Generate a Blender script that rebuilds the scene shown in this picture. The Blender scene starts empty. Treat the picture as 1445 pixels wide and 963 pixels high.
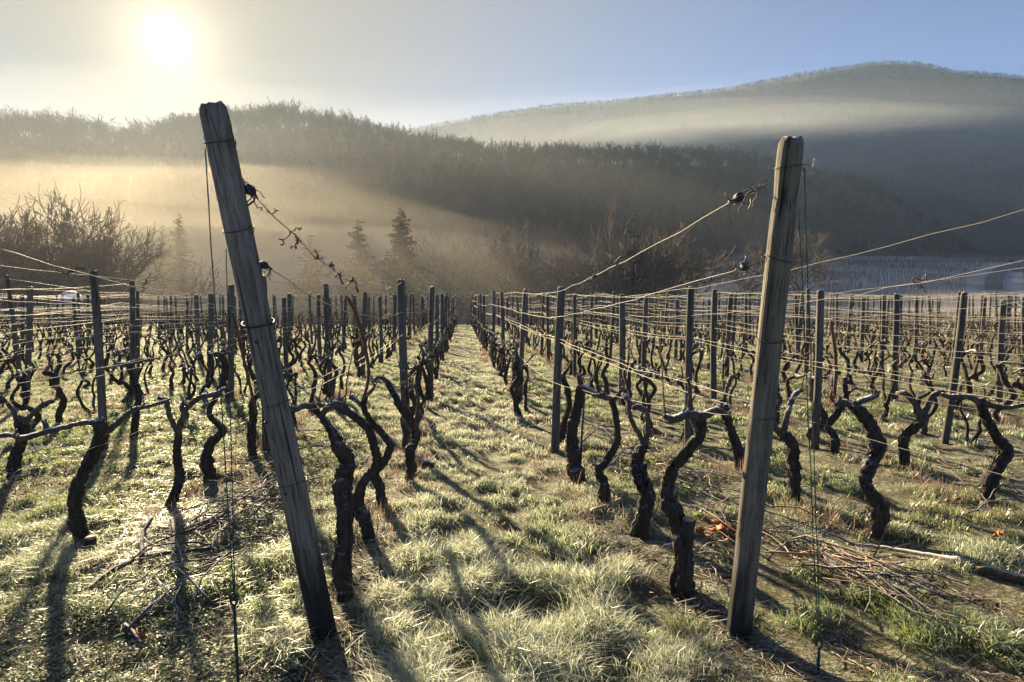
import bpy, math, random
import numpy as np
from mathutils import Vector, Matrix
R = math.radians
SC = bpy.context.scene
COL = SC.collection
rng = np.random.default_rng(7)
random.seed(7)

# ------------------------------------------------------------------ camera
F = 963.3                      # focal length in photograph pixels (24 mm on a 36 mm sensor, 1445 px wide)
EYE = 1.63
PITCH = math.atan((481.5 - 415.0) / F)
cp, sp = math.cos(PITCH), math.sin(PITCH)
def ray(u, v):
    a, b = (u - 722.5) / F, -(v - 481.5) / F
    return np.array((a, cp + b * sp, -sp + b * cp))
def at(u, v, d):
    r = ray(u, v)
    return np.array((r[0] / r[1] * d, d, EYE + r[2] / r[1] * d))
cam = bpy.data.cameras.new('camera')
cam.lens = 24; cam.sensor_width = 36; cam.clip_end = 6000; cam.clip_start = 0.05
co = bpy.data.objects.new('camera', cam); COL.objects.link(co)
co.location = (0, 0, EYE); co.rotation_euler = (math.pi / 2 - PITCH, 0, 0)
SC.camera = co

# ------------------------------------------------------------------ noise
def vnoise(x, y, seed=0):
    x = np.asarray(x, float); y = np.asarray(y, float)
    xi = np.floor(x).astype(np.int64); yi = np.floor(y).astype(np.int64)
    fx = x - xi; fy = y - yi
    fx = fx * fx * (3 - 2 * fx); fy = fy * fy * (3 - 2 * fy)
    def h(a, b):
        n = (a * 374761393 + b * 668265263 + seed * 1442695041) & 0xffffffff
        n = ((n ^ (n >> 13)) * 1274126177) & 0xffffffff
        return ((n ^ (n >> 16)) & 0xffff) / 65535.0
    return (h(xi, yi) * (1 - fx) + h(xi + 1, yi) * fx) * (1 - fy) + (h(xi, yi + 1) * (1 - fx) + h(xi + 1, yi + 1) * fx) * fy
def fbm(x, y, seed=0, oct=4):
    s = 0; a = .5
    for i in range(oct):
        s = s + a * vnoise(np.asarray(x) * 2 ** i, np.asarray(y) * 2 ** i, seed + i); a *= .5
    return s
def sst(a, b, x):
    t = np.clip((np.asarray(x, float) - a) / (b - a), 0, 1)
    return t * t * (3 - 2 * t)

# ------------------------------------------------------------------ terrain
def zl(y):
    return np.interp(y, [-40, 0, 40, 46, 60, 85, 130, 260, 420, 1500], [0.2, 0, -.19, -.55, -3.2, -8.2, -10.5, -13, -16, -22])
def zr(y):
    return np.interp(y, [-40, 0, 40, 46, 60, 75, 130, 200, 300, 340, 460, 1500], [0.2, 0, -.19, -.5, -2.6, -5.2, -1.2, 7.5, 18.6, 18.0, -8, -22])
def smooth(f, y, w):
    return sum(f(y + w * k) for k in (-2, -1, 0, 1, 2)) / 5
def ground(x, y):
    x = np.asarray(x, float); y = np.asarray(y, float)
    w = np.clip(np.abs(y - 40) * .08 + .3, .3, 6)
    q = x / np.maximum(y, 20)
    m = sst(.15, .33, q)
    far = smooth(zl, y, w) * (1 - m) + smooth(zr, y, w) * m
    near = 1 - sst(42, 70, y)
    b = (fbm(x * .9, y * .9, 3) - .47) * .10 + (fbm(x * 4.5, y * 4.5, 9, 2) - .37) * .115 * (1 - sst(8, 20, y))
    big = (fbm(x * .03, y * .03, 21, 3) - .44) * 3 * sst(60, 140, y)
    return far + b * near + big
def gz(x, y): return float(ground(x, y))
def gpix(u, v, dmin=1.0, dmax=900):
    """the point of the terrain seen at a photograph pixel"""
    r = ray(u, v); r = r / r[1]
    d = dmin
    while d < dmax:
        if EYE + r[2] * d < gz(r[0] * d, d): break
        d *= 1.02
    lo, hi = d / 1.02, d
    for _ in range(20):
        m = (lo + hi) / 2
        if EYE + r[2] * m < gz(r[0] * m, m): hi = m
        else: lo = m
    return np.array((r[0] * hi, hi, gz(r[0] * hi, hi)))

# ------------------------------------------------------------------ meshes
class MB:
    def __init__(s): s.v = []; s.q = []; s.t = []; s.n = 0
    def add(s, v, quads=None, tris=None):
        v = np.asarray(v, np.float32).reshape(-1, 3)
        if quads is not None and len(quads): s.q.append(np.asarray(quads, np.int32).reshape(-1, 4) + s.n)
        if tris is not None and len(tris): s.t.append(np.asarray(tris, np.int32).reshape(-1, 3) + s.n)
        s.v.append(v); s.n += len(v)
    def arrays(s):
        v = np.concatenate(s.v) if s.v else np.zeros((0, 3), np.float32)
        q = np.concatenate(s.q) if s.q else np.zeros((0, 4), np.int32)
        t = np.concatenate(s.t) if s.t else np.zeros((0, 3), np.int32)
        return v, q, t
    def addmb(s, o, M=None):
        v, q, t = o.arrays()
        if M is not None:
            M = np.array(M); v = v @ M[:3, :3].T + M[:3, 3]
        s.add(v, q, t)
    def tube(s, pts, rad, sides=8, cap=True, bump=0.0, rg=None, close=False):
        P = np.asarray(pts, float); n = len(P)
        rad = np.broadcast_to(np.asarray(rad, float), (n,))
        T = np.gradient(P, axis=0); T /= np.linalg.norm(T, axis=1)[:, None] + 1e-9
        u = np.cross(T[0], (0, 0, 1.0))
        if np.linalg.norm(u) < .1: u = np.cross(T[0], (0, 1.0, 0))
        u /= np.linalg.norm(u)
        a = np.arange(sides) / sides * 2 * math.pi
        V = np.zeros((n, sides, 3))
        ridge = (rg or rng).normal(0, bump, sides) if bump else np.zeros(sides)
        for i in range(n):
            u = u - T[i] * u.dot(T[i]); u /= np.linalg.norm(u) + 1e-9
            w = np.cross(T[i], u)
            r = rad[i] * (1 + ridge + ((rg or rng).normal(0, bump * .45, sides) if bump else 0))
            V[i] = P[i] + (np.cos(a) * r)[:, None] * u + (np.sin(a) * r)[:, None] * w
        idx = np.arange(n * sides).reshape(n, sides)
        A = idx[:-1]; B = idx[1:]
        Q = np.stack([A, np.roll(A, -1, 1), np.roll(B, -1, 1), B], -1).reshape(-1, 4)
        V = V.reshape(-1, 3)
        tr = []
        if cap:
            V = np.vstack([V, P[0], P[-1]]); k = n * sides
            for j in range(sides):
                j2 = (j + 1) % sides
                tr.append((k, idx[0, j2], idx[0, j])); tr.append((k + 1, idx[-1, j], idx[-1, j2]))
        s.add(V, Q, tr)
    def box(s, c, size, M=None):
        x, y, z = np.array(size) / 2
        v = np.array([(-x, -y, -z), (x, -y, -z), (x, y, -z), (-x, y, -z), (-x, -y, z), (x, -y, z), (x, y, z), (-x, y, z)])
        if M is not None: v = v @ np.array(M)[:3, :3].T
        s.add(v + np.array(c), [(0, 3, 2, 1), (4, 5, 6, 7), (0, 1, 5, 4), (1, 2, 6, 5), (2, 3, 7, 6), (3, 0, 4, 7)])
    def mesh(s, name, mat, smooth=True, col=None):
        v, q, t = s.arrays()
        me = bpy.data.meshes.new(name)
        me.vertices.add(len(v)); me.vertices.foreach_set('co', v.ravel())
        nl = len(q) * 4 + len(t) * 3
        me.loops.add(nl); me.loops.foreach_set('vertex_index', np.concatenate([q.ravel(), t.ravel()]).astype(np.int32))
        me.polygons.add(len(q) + len(t))
        ls = np.concatenate([np.arange(len(q)) * 4, len(q) * 4 + np.arange(len(t)) * 3]).astype(np.int32)
        me.polygons.foreach_set('loop_start', ls)
        me.polygons.foreach_set('use_smooth', np.full(len(q) + len(t), smooth, bool))
        if col is not None:
            ca = me.color_attributes.new('Col', 'FLOAT_COLOR', 'POINT')
            c4 = np.ones((len(v), 4), np.float32); c4[:, :3] = col
            ca.data.foreach_set('color', c4.ravel())
        me.update(calc_edges=True)
        if mat is not None: me.materials.append(mat)
        return me
def link(name, me, parent=None, loc=None, rot=None):
    o = bpy.data.objects.new(name, me); COL.objects.link(o)
    if parent is not None: o.parent = parent
    if loc is not None: o.location = loc
    if rot is not None: o.rotation_euler = rot
    return o
def tag(o, label, cat, group=None):
    o['label'] = label; o['category'] = cat
    if group: o['group'] = group
    return o
def thing(name, label, cat, loc, group=None):
    o = bpy.data.objects.new(name, None); COL.objects.link(o); o.location = loc; o.empty_display_size = .1
    return tag(o, label, cat, group)
def kind(o, k): o['kind'] = k; return o
def spline(P, n):
    """Catmull-Rom through P (rows may carry extra columns)"""
    P = np.asarray(P, float)
    if len(P) < 3: return np.array([P[0] + (P[-1] - P[0]) * t for t in np.linspace(0, 1, n)])
    Q = np.vstack([2 * P[0] - P[1], P, 2 * P[-1] - P[-2]])
    out = []
    for t in np.linspace(0, len(P) - 1 - 1e-6, n):
        i = int(t); f = t - i
        a, b, c, d = Q[i:i + 4]
        out.append(.5 * (2 * b + (c - a) * f + (2 * a - 5 * b + 4 * c - d) * f * f + (3 * b - a - 3 * c + d) * f ** 3))
    return np.array(out)

# ------------------------------------------------------------------ materials
class NT:
    def __init__(s, name, haze=False):
        s.m = bpy.data.materials.new(name); s.m.use_nodes = True; s.t = s.m.node_tree; s.t.nodes.clear()
        s.out = s.n('ShaderNodeOutputMaterial')
    def n(s, t, **k):
        x = s.t.nodes.new(t)
        for a, b in k.items(): setattr(x, a, b)
        return x
    def l(s, a, b): s.t.links.new(a, b)
    def coords(s, scale=(1, 1, 1), kind='Object'):
        tc = s.n('ShaderNodeTexCoord'); mp = s.n('ShaderNodeMapping'); mp.inputs['Scale'].default_value = scale
        s.l(tc.outputs[kind], mp.inputs['Vector']); return mp.outputs[0]
    def noise(s, vec, scale, detail=4, rough=.55):
        x = s.n('ShaderNodeTexNoise'); x.inputs['Scale'].default_value = scale; x.inputs['Detail'].default_value = detail
        x.inputs['Roughness'].default_value = rough
        if vec is not None: s.l(vec, x.inputs['Vector'])
        return x.outputs['Fac']
    def ramp(s, fac, stops):
        x = s.n('ShaderNodeValToRGB'); e = x.color_ramp.elements
        while len(e) < len(stops): e.new(.5)
        for i, (p, c) in enumerate(stops):
            e[i].position = p; e[i].color = (c, c, c, 1) if isinstance(c, (int, float)) else (*c, 1)
        s.l(fac, x.inputs[0]); return x.outputs[0]
    def mix(s, fac, a, b, mode='MIX'):
        x = s.n('ShaderNodeMix', data_type='RGBA', blend_type=mode)
        for sock, v in ((0, fac), (6, a), (7, b)):
            if isinstance(v, (int, float)): x.inputs[sock].default_value = v
            elif isinstance(v, tuple): x.inputs[sock].default_value = (*v, 1)
            else: s.l(v, x.inputs[sock])
        return x.outputs[2]
    def math(s, op, a, b=None):
        x = s.n('ShaderNodeMath', operation=op, use_clamp=False)
        for i, v in enumerate((a, b)):
            if v is None: continue
            if isinstance(v, (int, float)): x.inputs[i].default_value = v
            else: s.l(v, x.inputs[i])
        return x.outputs[0]
    def up(s):
        g = s.n('ShaderNodeNewGeometry'); x = s.n('ShaderNodeSeparateXYZ'); s.l(g.outputs['Normal'], x.inputs[0]); return x.outputs['Z']
    def bsdf(s, col, rough=.85, bump=None, strength=.5, dist=.01, spec=.3, metal=0.0):
        b = s.n('ShaderNodeBsdfPrincipled')
        if isinstance(col, tuple): b.inputs['Base Color'].default_value = (*col, 1)
        else: s.l(col, b.inputs['Base Color'])
        b.inputs['Roughness'].default_value = rough; b.inputs['Specular IOR Level'].default_value = spec; b.inputs['Metallic'].default_value = metal
        if bump is not None:
            k = s.n('ShaderNodeBump'); k.inputs['Strength'].default_value = strength; k.inputs['Distance'].default_value = dist
            s.l(bump, k.inputs['Height']); s.l(k.outputs[0], b.inputs['Normal'])
        s.l(b.outputs[0], s.out.inputs['Surface']); return b

def frost_on(N, base, vec, lo=.35, hi=.85, scale=30, frost=(.72, .74, .76), amount=1.0):
    n = N.noise(vec, scale, 3)
    f = N.math('ADD', N.up(), N.math('MULTIPLY', N.math('SUBTRACT', n, .5), 1.1))
    f = N.ramp(f, [(lo, 0.0), (hi, amount)])
    return N.mix(f, base, frost)

def mat_post(name, a=(.065, .062, .056), b=(.185, .172, .155), tar=0.0, moss=False, tarpos=.3):
    N = NT(name)
    info = N.n('ShaderNodeObjectInfo')
    off = N.n('ShaderNodeVectorMath', operation='ADD'); N.l(N.coords((22, 22, 1.6)), off.inputs[0])
    rr = N.n('ShaderNodeVectorMath', operation='SCALE'); rr.inputs[0].default_value = (17, 31, 9); N.l(info.outputs['Random'], rr.inputs['Scale']); N.l(rr.outputs[0], off.inputs[1])
    v = off.outputs[0]
    n1 = N.noise(v, 1.0, 6, .65); n2 = N.noise(v, 5.0, 4, .7)
    c = N.ramp(n1, [(.3, a), (.7, b)])
    cr = N.ramp(n2, [(.36, 0.35), (.5, 1.0)])
    c = N.mix(1.0, c, cr, 'MULTIPLY')
    sv = N.n('ShaderNodeVectorMath', operation='ADD'); N.l(N.coords((64, 64, .9)), sv.inputs[0]); N.l(rr.outputs[0], sv.inputs[1])
    sp_ = N.ramp(N.noise(sv.outputs[0], 1.0, 2, .4), [(.64, 1.0), (.68, .2)])
    c = N.mix(1.0, c, sp_, 'MULTIPLY')
    kn = N.noise(N.coords((3, 3, 2.2)), 1.7, 2)
    c = N.mix(N.ramp(kn, [(.64, 0.0), (.72, .65)]), c, (.05, .04, .03))
    tint = N.ramp(info.outputs['Random'], [(0, (.62, .66, .62)), (.4, (1, .96, .90)), (.75, (.8, .8, .8)), (1, (1.15, 1.08, 1.0))])
    c = N.mix(1.0, c, tint, 'MULTIPLY')
    if moss:
        mo = N.noise(N.coords((5, 5, 1.5)), 1.4, 3)
        c = N.mix(N.ramp(mo, [(.5, 0.0), (.66, .28)]), c, (.17, .16, .09))
    if tar:
        tc = N.n('ShaderNodeTexCoord'); sx = N.n('ShaderNodeSeparateXYZ'); N.l(tc.outputs['Object'], sx.inputs[0])
        tn = N.noise(N.coords((9, 9, 1.2)), 1.5, 4)
        t = N.math('ADD', sx.outputs['Z'], N.math('MULTIPLY', N.math('SUBTRACT', tn, .5), .9))
        c = N.mix(N.ramp(t, [(tarpos, tar), (tarpos + .22, 0.0)]), c, (.012, .012, .014))
    c = frost_on(N, c, N.coords((1, 1, 1)), .75, 1.0, 60)
    N.bsdf(c, .85, N.math('ADD', N.math('ADD', n1, n2), N.math('MULTIPLY', sp_, 1.5)), .8, .007)
    return N.m
def mat_bark(name, a=(.018, .014, .012), b=(.085, .066, .052), frost=.8, moss=.25):
    N = NT(name)
    v = N.coords((30, 30, 7))
    n1 = N.noise(v, 1.0, 5, .7); n2 = N.noise(v, 4.0, 3, .7)
    c = N.ramp(n1, [(.32, a), (.68, b)])
    mo = N.noise(N.coords((9, 9, 6)), 1.0, 3)
    c = N.mix(N.ramp(mo, [(.56, 0.0), (.7, moss)]), c, (.09, .10, .02))
    c = frost_on(N, c, N.coords((1, 1, 1)), .62, 1.25, 70, (.68, .70, .74), frost)
    N.bsdf(c, .9, N.math('ADD', n1, n2), .9, .008)
    return N.m
def mat_plain(name, col, rough=.6, metal=0.0, frost=0.0, var=.35, scale=40, spec=.3):
    N = NT(name)
    v = N.coords((1, 1, 1))
    n = N.noise(v, scale, 3)
    d = tuple(x * (1 - var) for x in col); e = tuple(min(1, x * (1 + var)) for x in col)
    c = N.ramp(n, [(.3, d), (.7, e)])
    if frost: c = frost_on(N, c, v, .4, 1.0, 50, (.72, .74, .78), frost)
    N.bsdf(c, rough, n, .25, .004, spec, metal)
    return N.m
def mat_leafy(name, trans=.45, gloss=.0, rough=.6, attr='Col'):
    N = NT(name)
    a = N.n('ShaderNodeAttribute', attribute_name=attr)
    d = N.n('ShaderNodeBsdfDiffuse'); N.l(a.outputs['Color'], d.inputs[0])
    t = N.n('ShaderNodeBsdfTranslucent'); N.l(a.outputs['Color'], t.inputs[0])
    m = N.n('ShaderNodeMixShader'); m.inputs[0].default_value = trans
    N.l(d.outputs[0], m.inputs[1]); N.l(t.outputs[0], m.inputs[2])
    o = m.outputs[0]
    if gloss:
        g = N.n('ShaderNodeBsdfGlossy'); g.inputs['Roughness'].default_value = rough; g.inputs[0].default_value = (.9, .9, .9, 1)
        m2 = N.n('ShaderNodeMixShader'); m2.inputs[0].default_value = gloss
        N.l(o, m2.inputs[1]); N.l(g.outputs[0], m2.inputs[2]); o = m2.outputs[0]
    N.l(o, N.out.inputs['Surface'])
    return N.m

# ------------------------------------------------------------------ scattering (geometry nodes, only for stuff)
def scatter(name, pts, rots, scales, sources, label=None):
    me = bpy.data.meshes.new(name); me.vertices.add(len(pts)); me.vertices.foreach_set('co', np.asarray(pts, np.float32).ravel())
    for nm, arr in (('rot', rots), ('scl', scales)):
        a = me.attributes.new(nm, 'FLOAT', 'POINT'); a.data.foreach_set('value', np.asarray(arr, np.float32))
    o = link(name, me); kind(o, 'stuff')
    c = bpy.data.collections.new(name + '_sources')
    for s in sources: c.objects.link(bpy.data.objects.new(name + '_source', s))
    g = bpy.data.node_groups.new(name, 'GeometryNodeTree')
    g.interface.new_socket('Geometry', in_out='INPUT', socket_type='NodeSocketGeometry')
    g.interface.new_socket('Geometry', in_out='OUTPUT', socket_type='NodeSocketGeometry')
    N = g.nodes.new; L = g.links.new
    gi, go, ip, ci = N('NodeGroupInput'), N('NodeGroupOutput'), N('GeometryNodeInstanceOnPoints'), N('GeometryNodeCollectionInfo')
    ci.inputs['Collection'].default_value = c; ci.inputs['Separate Children'].default_value = True; ci.inputs['Reset Children'].default_value = True
    ip.inputs['Pick Instance'].default_value = True
    nr, ns, cx = N('GeometryNodeInputNamedAttribute'), N('GeometryNodeInputNamedAttribute'), N('ShaderNodeCombineXYZ')
    nr.data_type = ns.data_type = 'FLOAT'; nr.inputs['Name'].default_value = 'rot'; ns.inputs['Name'].default_value = 'scl'
    L(gi.outputs[0], ip.inputs['Points']); L(ci.outputs[0], ip.inputs['Instance'])
    L(nr.outputs['Attribute'], cx.inputs['Z']); L(cx.outputs[0], ip.inputs['Rotation']); L(ns.outputs['Attribute'], ip.inputs['Scale'])
    L(ip.outputs[0], go.inputs[0])
    md = o.modifiers.new('scatter', 'NODES'); md.node_group = g
    return o
SKY_STRENGTH = 0.05
SUN_STRENGTH = 5.0
EXPOSURE = 2.15
VBOUNCE = 0
HAZE = .00016
HAZE_G = .2
VEIL = (6.0, .97, .112, (1, .85, .59))
AUREOLE = [(40000, 12.0, (1, .95, .82)), (6000, .14, (1, .93, .78)), (1500, .10, (1, .90, .66)), (400, .10, (1, .86, .55)), (90, .035, (1, .82, .48))]
FOGS = [('valley_mist', (-165, 250, -14), (265, 165, 68), .00100, .66, (1, .90, .70), 6),
        ('ground_mist', (-150, 146, -12), (185, 116, 31), .0130, .22, (.96, .91, .80), 9),
        ('fog_bank', tuple(at(1080, 208, 720)), (420, 140, 46), .0021, .4, (.86, .92, 1), 5)]
GRASS_CLUMPS = 44000
MAT_N = 50000
# ------------------------------------------------------------------ light, sky
SUN = ray(235, 57); SUN = SUN / np.linalg.norm(SUN)
SEL = math.asin(SUN[2]); SAZ = math.atan2(SUN[0], SUN[1])       # azimuth from +Y towards +X
w = bpy.data.worlds.new('World'); SC.world = w; w.use_nodes = True
nt = w.node_tree; nt.nodes.clear()
wo = nt.nodes.new('ShaderNodeOutputWorld'); bg = nt.nodes.new('ShaderNodeBackground')
sky = nt.nodes.new('ShaderNodeTexSky'); sky.sky_type = 'NISHITA'; sky.sun_disc = False
sky.sun_elevation = SEL; sky.sun_rotation = SAZ
sky.air_density = .29; sky.dust_density = .05; sky.ozone_density = 2.2; sky.altitude = 150
bg.inputs['Strength'].default_value = SKY_STRENGTH
nt.links.new(sky.outputs[0], bg.inputs['Color'])
# the sun's aureole in the thin ice haze of the sky itself
tc = nt.nodes.new('ShaderNodeTexCoord'); dt = nt.nodes.new('ShaderNodeVectorMath'); dt.operation = 'DOT_PRODUCT'
nm = nt.nodes.new('ShaderNodeVectorMath'); nm.operation = 'NORMALIZE'
nt.links.new(tc.outputs['Generated'], nm.inputs[0]); nt.links.new(nm.outputs[0], dt.inputs[0]); dt.inputs[1].default_value = tuple(SUN)
acc = bg.outputs[0]
mx = nt.nodes.new('ShaderNodeMath'); mx.operation = 'MAXIMUM'; mx.inputs[1].default_value = 0; nt.links.new(dt.outputs['Value'], mx.inputs[0])
pw = nt.nodes.new('ShaderNodeMath'); pw.operation = 'POWER'; pw.inputs[1].default_value = VEIL[0]; nt.links.new(mx.outputs[0], pw.inputs[0])
ml = nt.nodes.new('ShaderNodeMath'); ml.operation = 'MULTIPLY'; ml.inputs[1].default_value = VEIL[1]; nt.links.new(pw.outputs[0], ml.inputs[0])
b3 = nt.nodes.new('ShaderNodeBackground'); b3.inputs['Color'].default_value = (*VEIL[3], 1); b3.inputs['Strength'].default_value = VEIL[2]
ms = nt.nodes.new('ShaderNodeMixShader'); nt.links.new(ml.outputs[0], ms.inputs[0]); nt.links.new(acc, ms.inputs[1]); nt.links.new(b3.outputs[0], ms.inputs[2]); acc = ms.outputs[0]
for (p, s, c) in AUREOLE:
    mx = nt.nodes.new('ShaderNodeMath'); mx.operation = 'MAXIMUM'; mx.inputs[1].default_value = 0; nt.links.new(dt.outputs['Value'], mx.inputs[0])
    pw = nt.nodes.new('ShaderNodeMath'); pw.operation = 'POWER'; pw.inputs[1].default_value = p; nt.links.new(mx.outputs[0], pw.inputs[0])
    ml = nt.nodes.new('ShaderNodeMath'); ml.operation = 'MULTIPLY'; ml.inputs[1].default_value = s; nt.links.new(pw.outputs[0], ml.inputs[0])
    b2 = nt.nodes.new('ShaderNodeBackground'); b2.inputs['Color'].default_value = (*c, 1); nt.links.new(ml.outputs[0], b2.inputs['Strength'])
    ad = nt.nodes.new('ShaderNodeAddShader'); nt.links.new(acc, ad.inputs[0]); nt.links.new(b2.outputs[0], ad.inputs[1]); acc = ad.outputs[0]
nt.links.new(acc, wo.inputs['Surface'])
sl = bpy.data.lights.new('sun', 'SUN'); sl.energy = SUN_STRENGTH; sl.angle = R(1.3); sl.color = (1.0, .80, .50)
so = bpy.data.objects.new('sun', sl); COL.objects.link(so)
so.rotation_euler = Vector(SUN).to_track_quat('Z', 'Y').to_euler(); so.location = (0, 0, 60)

SC.view_settings.view_transform = 'Standard'; SC.view_settings.look = 'None'
SC.view_settings.gamma = 1; SC.view_settings.use_curve_mapping = False; SC.view_settings.exposure = EXPOSURE
SC.render.engine = 'CYCLES'
cy = SC.cycles
cy.max_bounces = 6; cy.diffuse_bounces = 3; cy.glossy_bounces = 2; cy.transmission_bounces = 4; cy.transparent_max_bounces = 8; cy.volume_bounces = VBOUNCE
cy.use_denoising = True; cy.sample_clamp_indirect = 4; cy.caustics_reflective = False; cy.caustics_refractive = False
try: cy.denoiser = 'OPENIMAGEDENOISE'; cy.denoising_input_passes = 'RGB_ALBEDO_NORMAL'
except Exception: pass

# ------------------------------------------------------------------ ground sheet
def axis(span, near, n):
    T = math.asinh(span / near); return np.sinh(np.linspace(-T, T, n)) * near
xs = axis(1600, 2.4, 380)
ys = axis(1400, 2.6, 420) + 5.0; ys = ys[ys > -40]
X, Y = np.meshgrid(xs, ys)
Z = ground(X, Y)
V = np.stack([X, Y, Z], -1).reshape(-1, 3)
idx = np.arange(X.size).reshape(X.shape)
Q = np.stack([idx[:-1, :-1], idx[:-1, 1:], idx[1:, 1:], idx[1:, :-1]], -1).reshape(-1, 4)
N = NT('frosty_soil_and_turf')
v = N.coords((1, 1, 1))
big = N.noise(v, .9, 4); mid = N.noise(v, 5, 5, .65); fin = N.noise(v, 38, 4, .7)
c = N.ramp(mid, [(.3, (.055, .040, .028)), (.46, (.085, .078, .042)), (.6, (.075, .095, .028)), (.8, (.12, .14, .05))])
c = N.mix(N.ramp(big, [(.42, 0.0), (.6, .5)]), c, (.105, .105, .048))
fr = N.math('ADD', N.math('MULTIPLY', fin, .8), N.math('MULTIPLY', mid, .5))
c = N.mix(N.ramp(fr, [(.62, 0.0), (.85, .75)]), c, (.55, .53, .46))
tc = N.n('ShaderNodeTexCoord'); sx = N.n('ShaderNodeSeparateXYZ'); N.l(tc.outputs['Object'], sx.inputs[0])
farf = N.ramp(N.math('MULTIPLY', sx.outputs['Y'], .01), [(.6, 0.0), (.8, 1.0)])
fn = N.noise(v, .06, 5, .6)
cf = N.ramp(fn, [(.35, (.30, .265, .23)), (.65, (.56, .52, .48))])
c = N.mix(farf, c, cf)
N.bsdf(c, .95, N.math('ADD', fin, mid), .8, .03)
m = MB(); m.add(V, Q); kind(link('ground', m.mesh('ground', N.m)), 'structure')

# ------------------------------------------------------------------ wooded hill and mountain
def interp_px(tab, u): a = np.array(tab, float); return np.interp(u, a[:, 0], a[:, 1])
RIDGE = [(-700, 260), (-400, 215), (-150, 196), (0, 190), (60, 192), (120, 196), (180, 212), (230, 200), (300, 186), (400, 180), (470, 182), (520, 195), (600, 212), (700, 228), (800, 230), (900, 230), (1000, 232), (1080, 237), (1150, 247), (1210, 262), (1250, 279), (1290, 303), (1330, 333), (1380, 362), (1420, 385), (1500, 420)]
def loft(name, tab, us, dist, foot_d, foot_z, back, mat, nt_=40, rough=4.0, seed=1, prof=1.0):
    rows = []
    for u in us:
        v0 = interp_px(tab, u); dr = dist(u); P = at(u, v0, dr); D = P[:2] / P[1]
        col = []
        for k, t in enumerate(np.linspace(0, 1.6, nt_)):
            if t <= 1:
                d = foot_d(u) + (dr - foot_d(u)) * t; z = foot_z + (P[2] - foot_z) * (sst(-.25, 1.15, t) - sst(-.25, 1.15, 0)) / (sst(-.25, 1.15, 1) - sst(-.25, 1.15, 0)) ** prof
            else:
                d = dr + back * (t - 1) / .6; z = P[2] - (P[2] - foot_z) * sst(0, 1, (t - 1) / .6)
            x, y = D * d
            z += (float(fbm(x * .012, y * .012, seed)) - .47) * rough * 4 * min(1, t * 2) * (.3 if abs(t - 1) < .08 else 1)
            col.append((x, y, z))
        rows.append(col)
    A = np.array(rows); n, k = A.shape[:2]
    ii = np.arange(n * k).reshape(n, k)
    Q = np.stack([ii[:-1, :-1], ii[1:, :-1], ii[1:, 1:], ii[:-1, 1:]], -1).reshape(-1, 4)
    m = MB(); m.add(A.reshape(-1, 3), Q)
    return kind(link(name, m.mesh(name, mat)), 'structure'), A
N = NT('winter_wood_floor'); v = N.coords((1, 1, 1))
c = N.ramp(N.noise(v, .05, 6, .7), [(.3, (.022, .020, .019)), (.7, (.05, .044, .040))])
N.bsdf(c, 1.0, N.noise(v, .3, 5, .7), .8, 1.0); M_wood = N.m
us = np.arange(-700, 1500, 12)
hill, HA = loft('wooded_hill', RIDGE, us, lambda u: 400 + 30 * math.sin(u * .006), lambda u: 245 + 15 * math.sin(u * .011), -13, 260, M_wood, 44, 2.0, 5)
MTN = [(-900, 205), (-400, 200), (0, 198), (300, 196), (560, 188), (640, 175), (700, 163), (760, 155), (850, 148), (950, 137), (1030, 127), (1060, 120), (1130, 107), (1200, 96), (1240, 90), (1270, 88), (1300, 91), (1320, 95), (1350, 103), (1400, 106), (1445, 112), (1600, 128), (1900, 180), (2300, 260)]
N = NT('far_forest'); v = N.coords((1, 1, 1))
c = N.ramp(N.noise(v, .02, 7, .75), [(.3, (.018, .019, .021)), (.7, (.045, .044, .044))])
N.bsdf(c, 1.0, N.noise(v, .12, 6, .7), .9, 4.0); M_far = N.m
us2 = np.arange(-900, 2320, 16)
mtn, MA = loft('mountain', MTN, us2, lambda u: 1000, lambda u: 520, -18, 500, M_far, 46, 6.0, 17)

# ------------------------------------------------------------------ air
def volume_mat(name, dens, col, g):
    N = NT(name)
    p = N.n('ShaderNodeVolumePrincipled'); p.inputs['Density'].default_value = dens; p.inputs['Color'].default_value = (*col, 1); p.inputs['Anisotropy'].default_value = g
    N.l(p.outputs[0], N.out.inputs['Volume']); return N.m
m = MB()
m.box((0, 0, 0), (1, 1, 1))
zt = float(MA[..., 2].max()) + 12; lo = -45
hz = link('haze', m.mesh('haze', volume_mat('cold_air', HAZE, (.48, .68, 1.0), HAZE_G), False))
hz.scale = (4200, 3200, zt - lo); hz.location = (0, 1500, (zt + lo) / 2); kind(hz, 'stuff')
def fog(name, c, size, dens, g=.6, col=(.96, .97, 1)):
    m = MB(); n, k = 24, 40
    th = np.linspace(0, math.pi, n); ph = np.arange(k) / k * 2 * math.pi
    T, P = np.meshgrid(th, ph, indexing='ij')
    A = np.stack([np.sin(T) * np.cos(P), np.sin(T) * np.sin(P), np.cos(T)], -1)
    ii = np.arange(n * k).reshape(n, k)
    Q = np.stack([ii[:-1], np.roll(ii[:-1], -1, 1), np.roll(ii[1:], -1, 1), ii[1:]], -1).reshape(-1, 4)[:, ::-1]
    bump = 1 + .34 * (fbm(A[..., 0] * 3 + 5 + size[0] * .07, A[..., 1] * 3 + 9, 4) - .47)
    m.add((A * bump[..., None]).reshape(-1, 3), Q)
    o = link(name, m.mesh(name, volume_mat(name + '_air', dens, col, g)), None, c); o.scale = size
    return kind(o, 'stuff')
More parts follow.
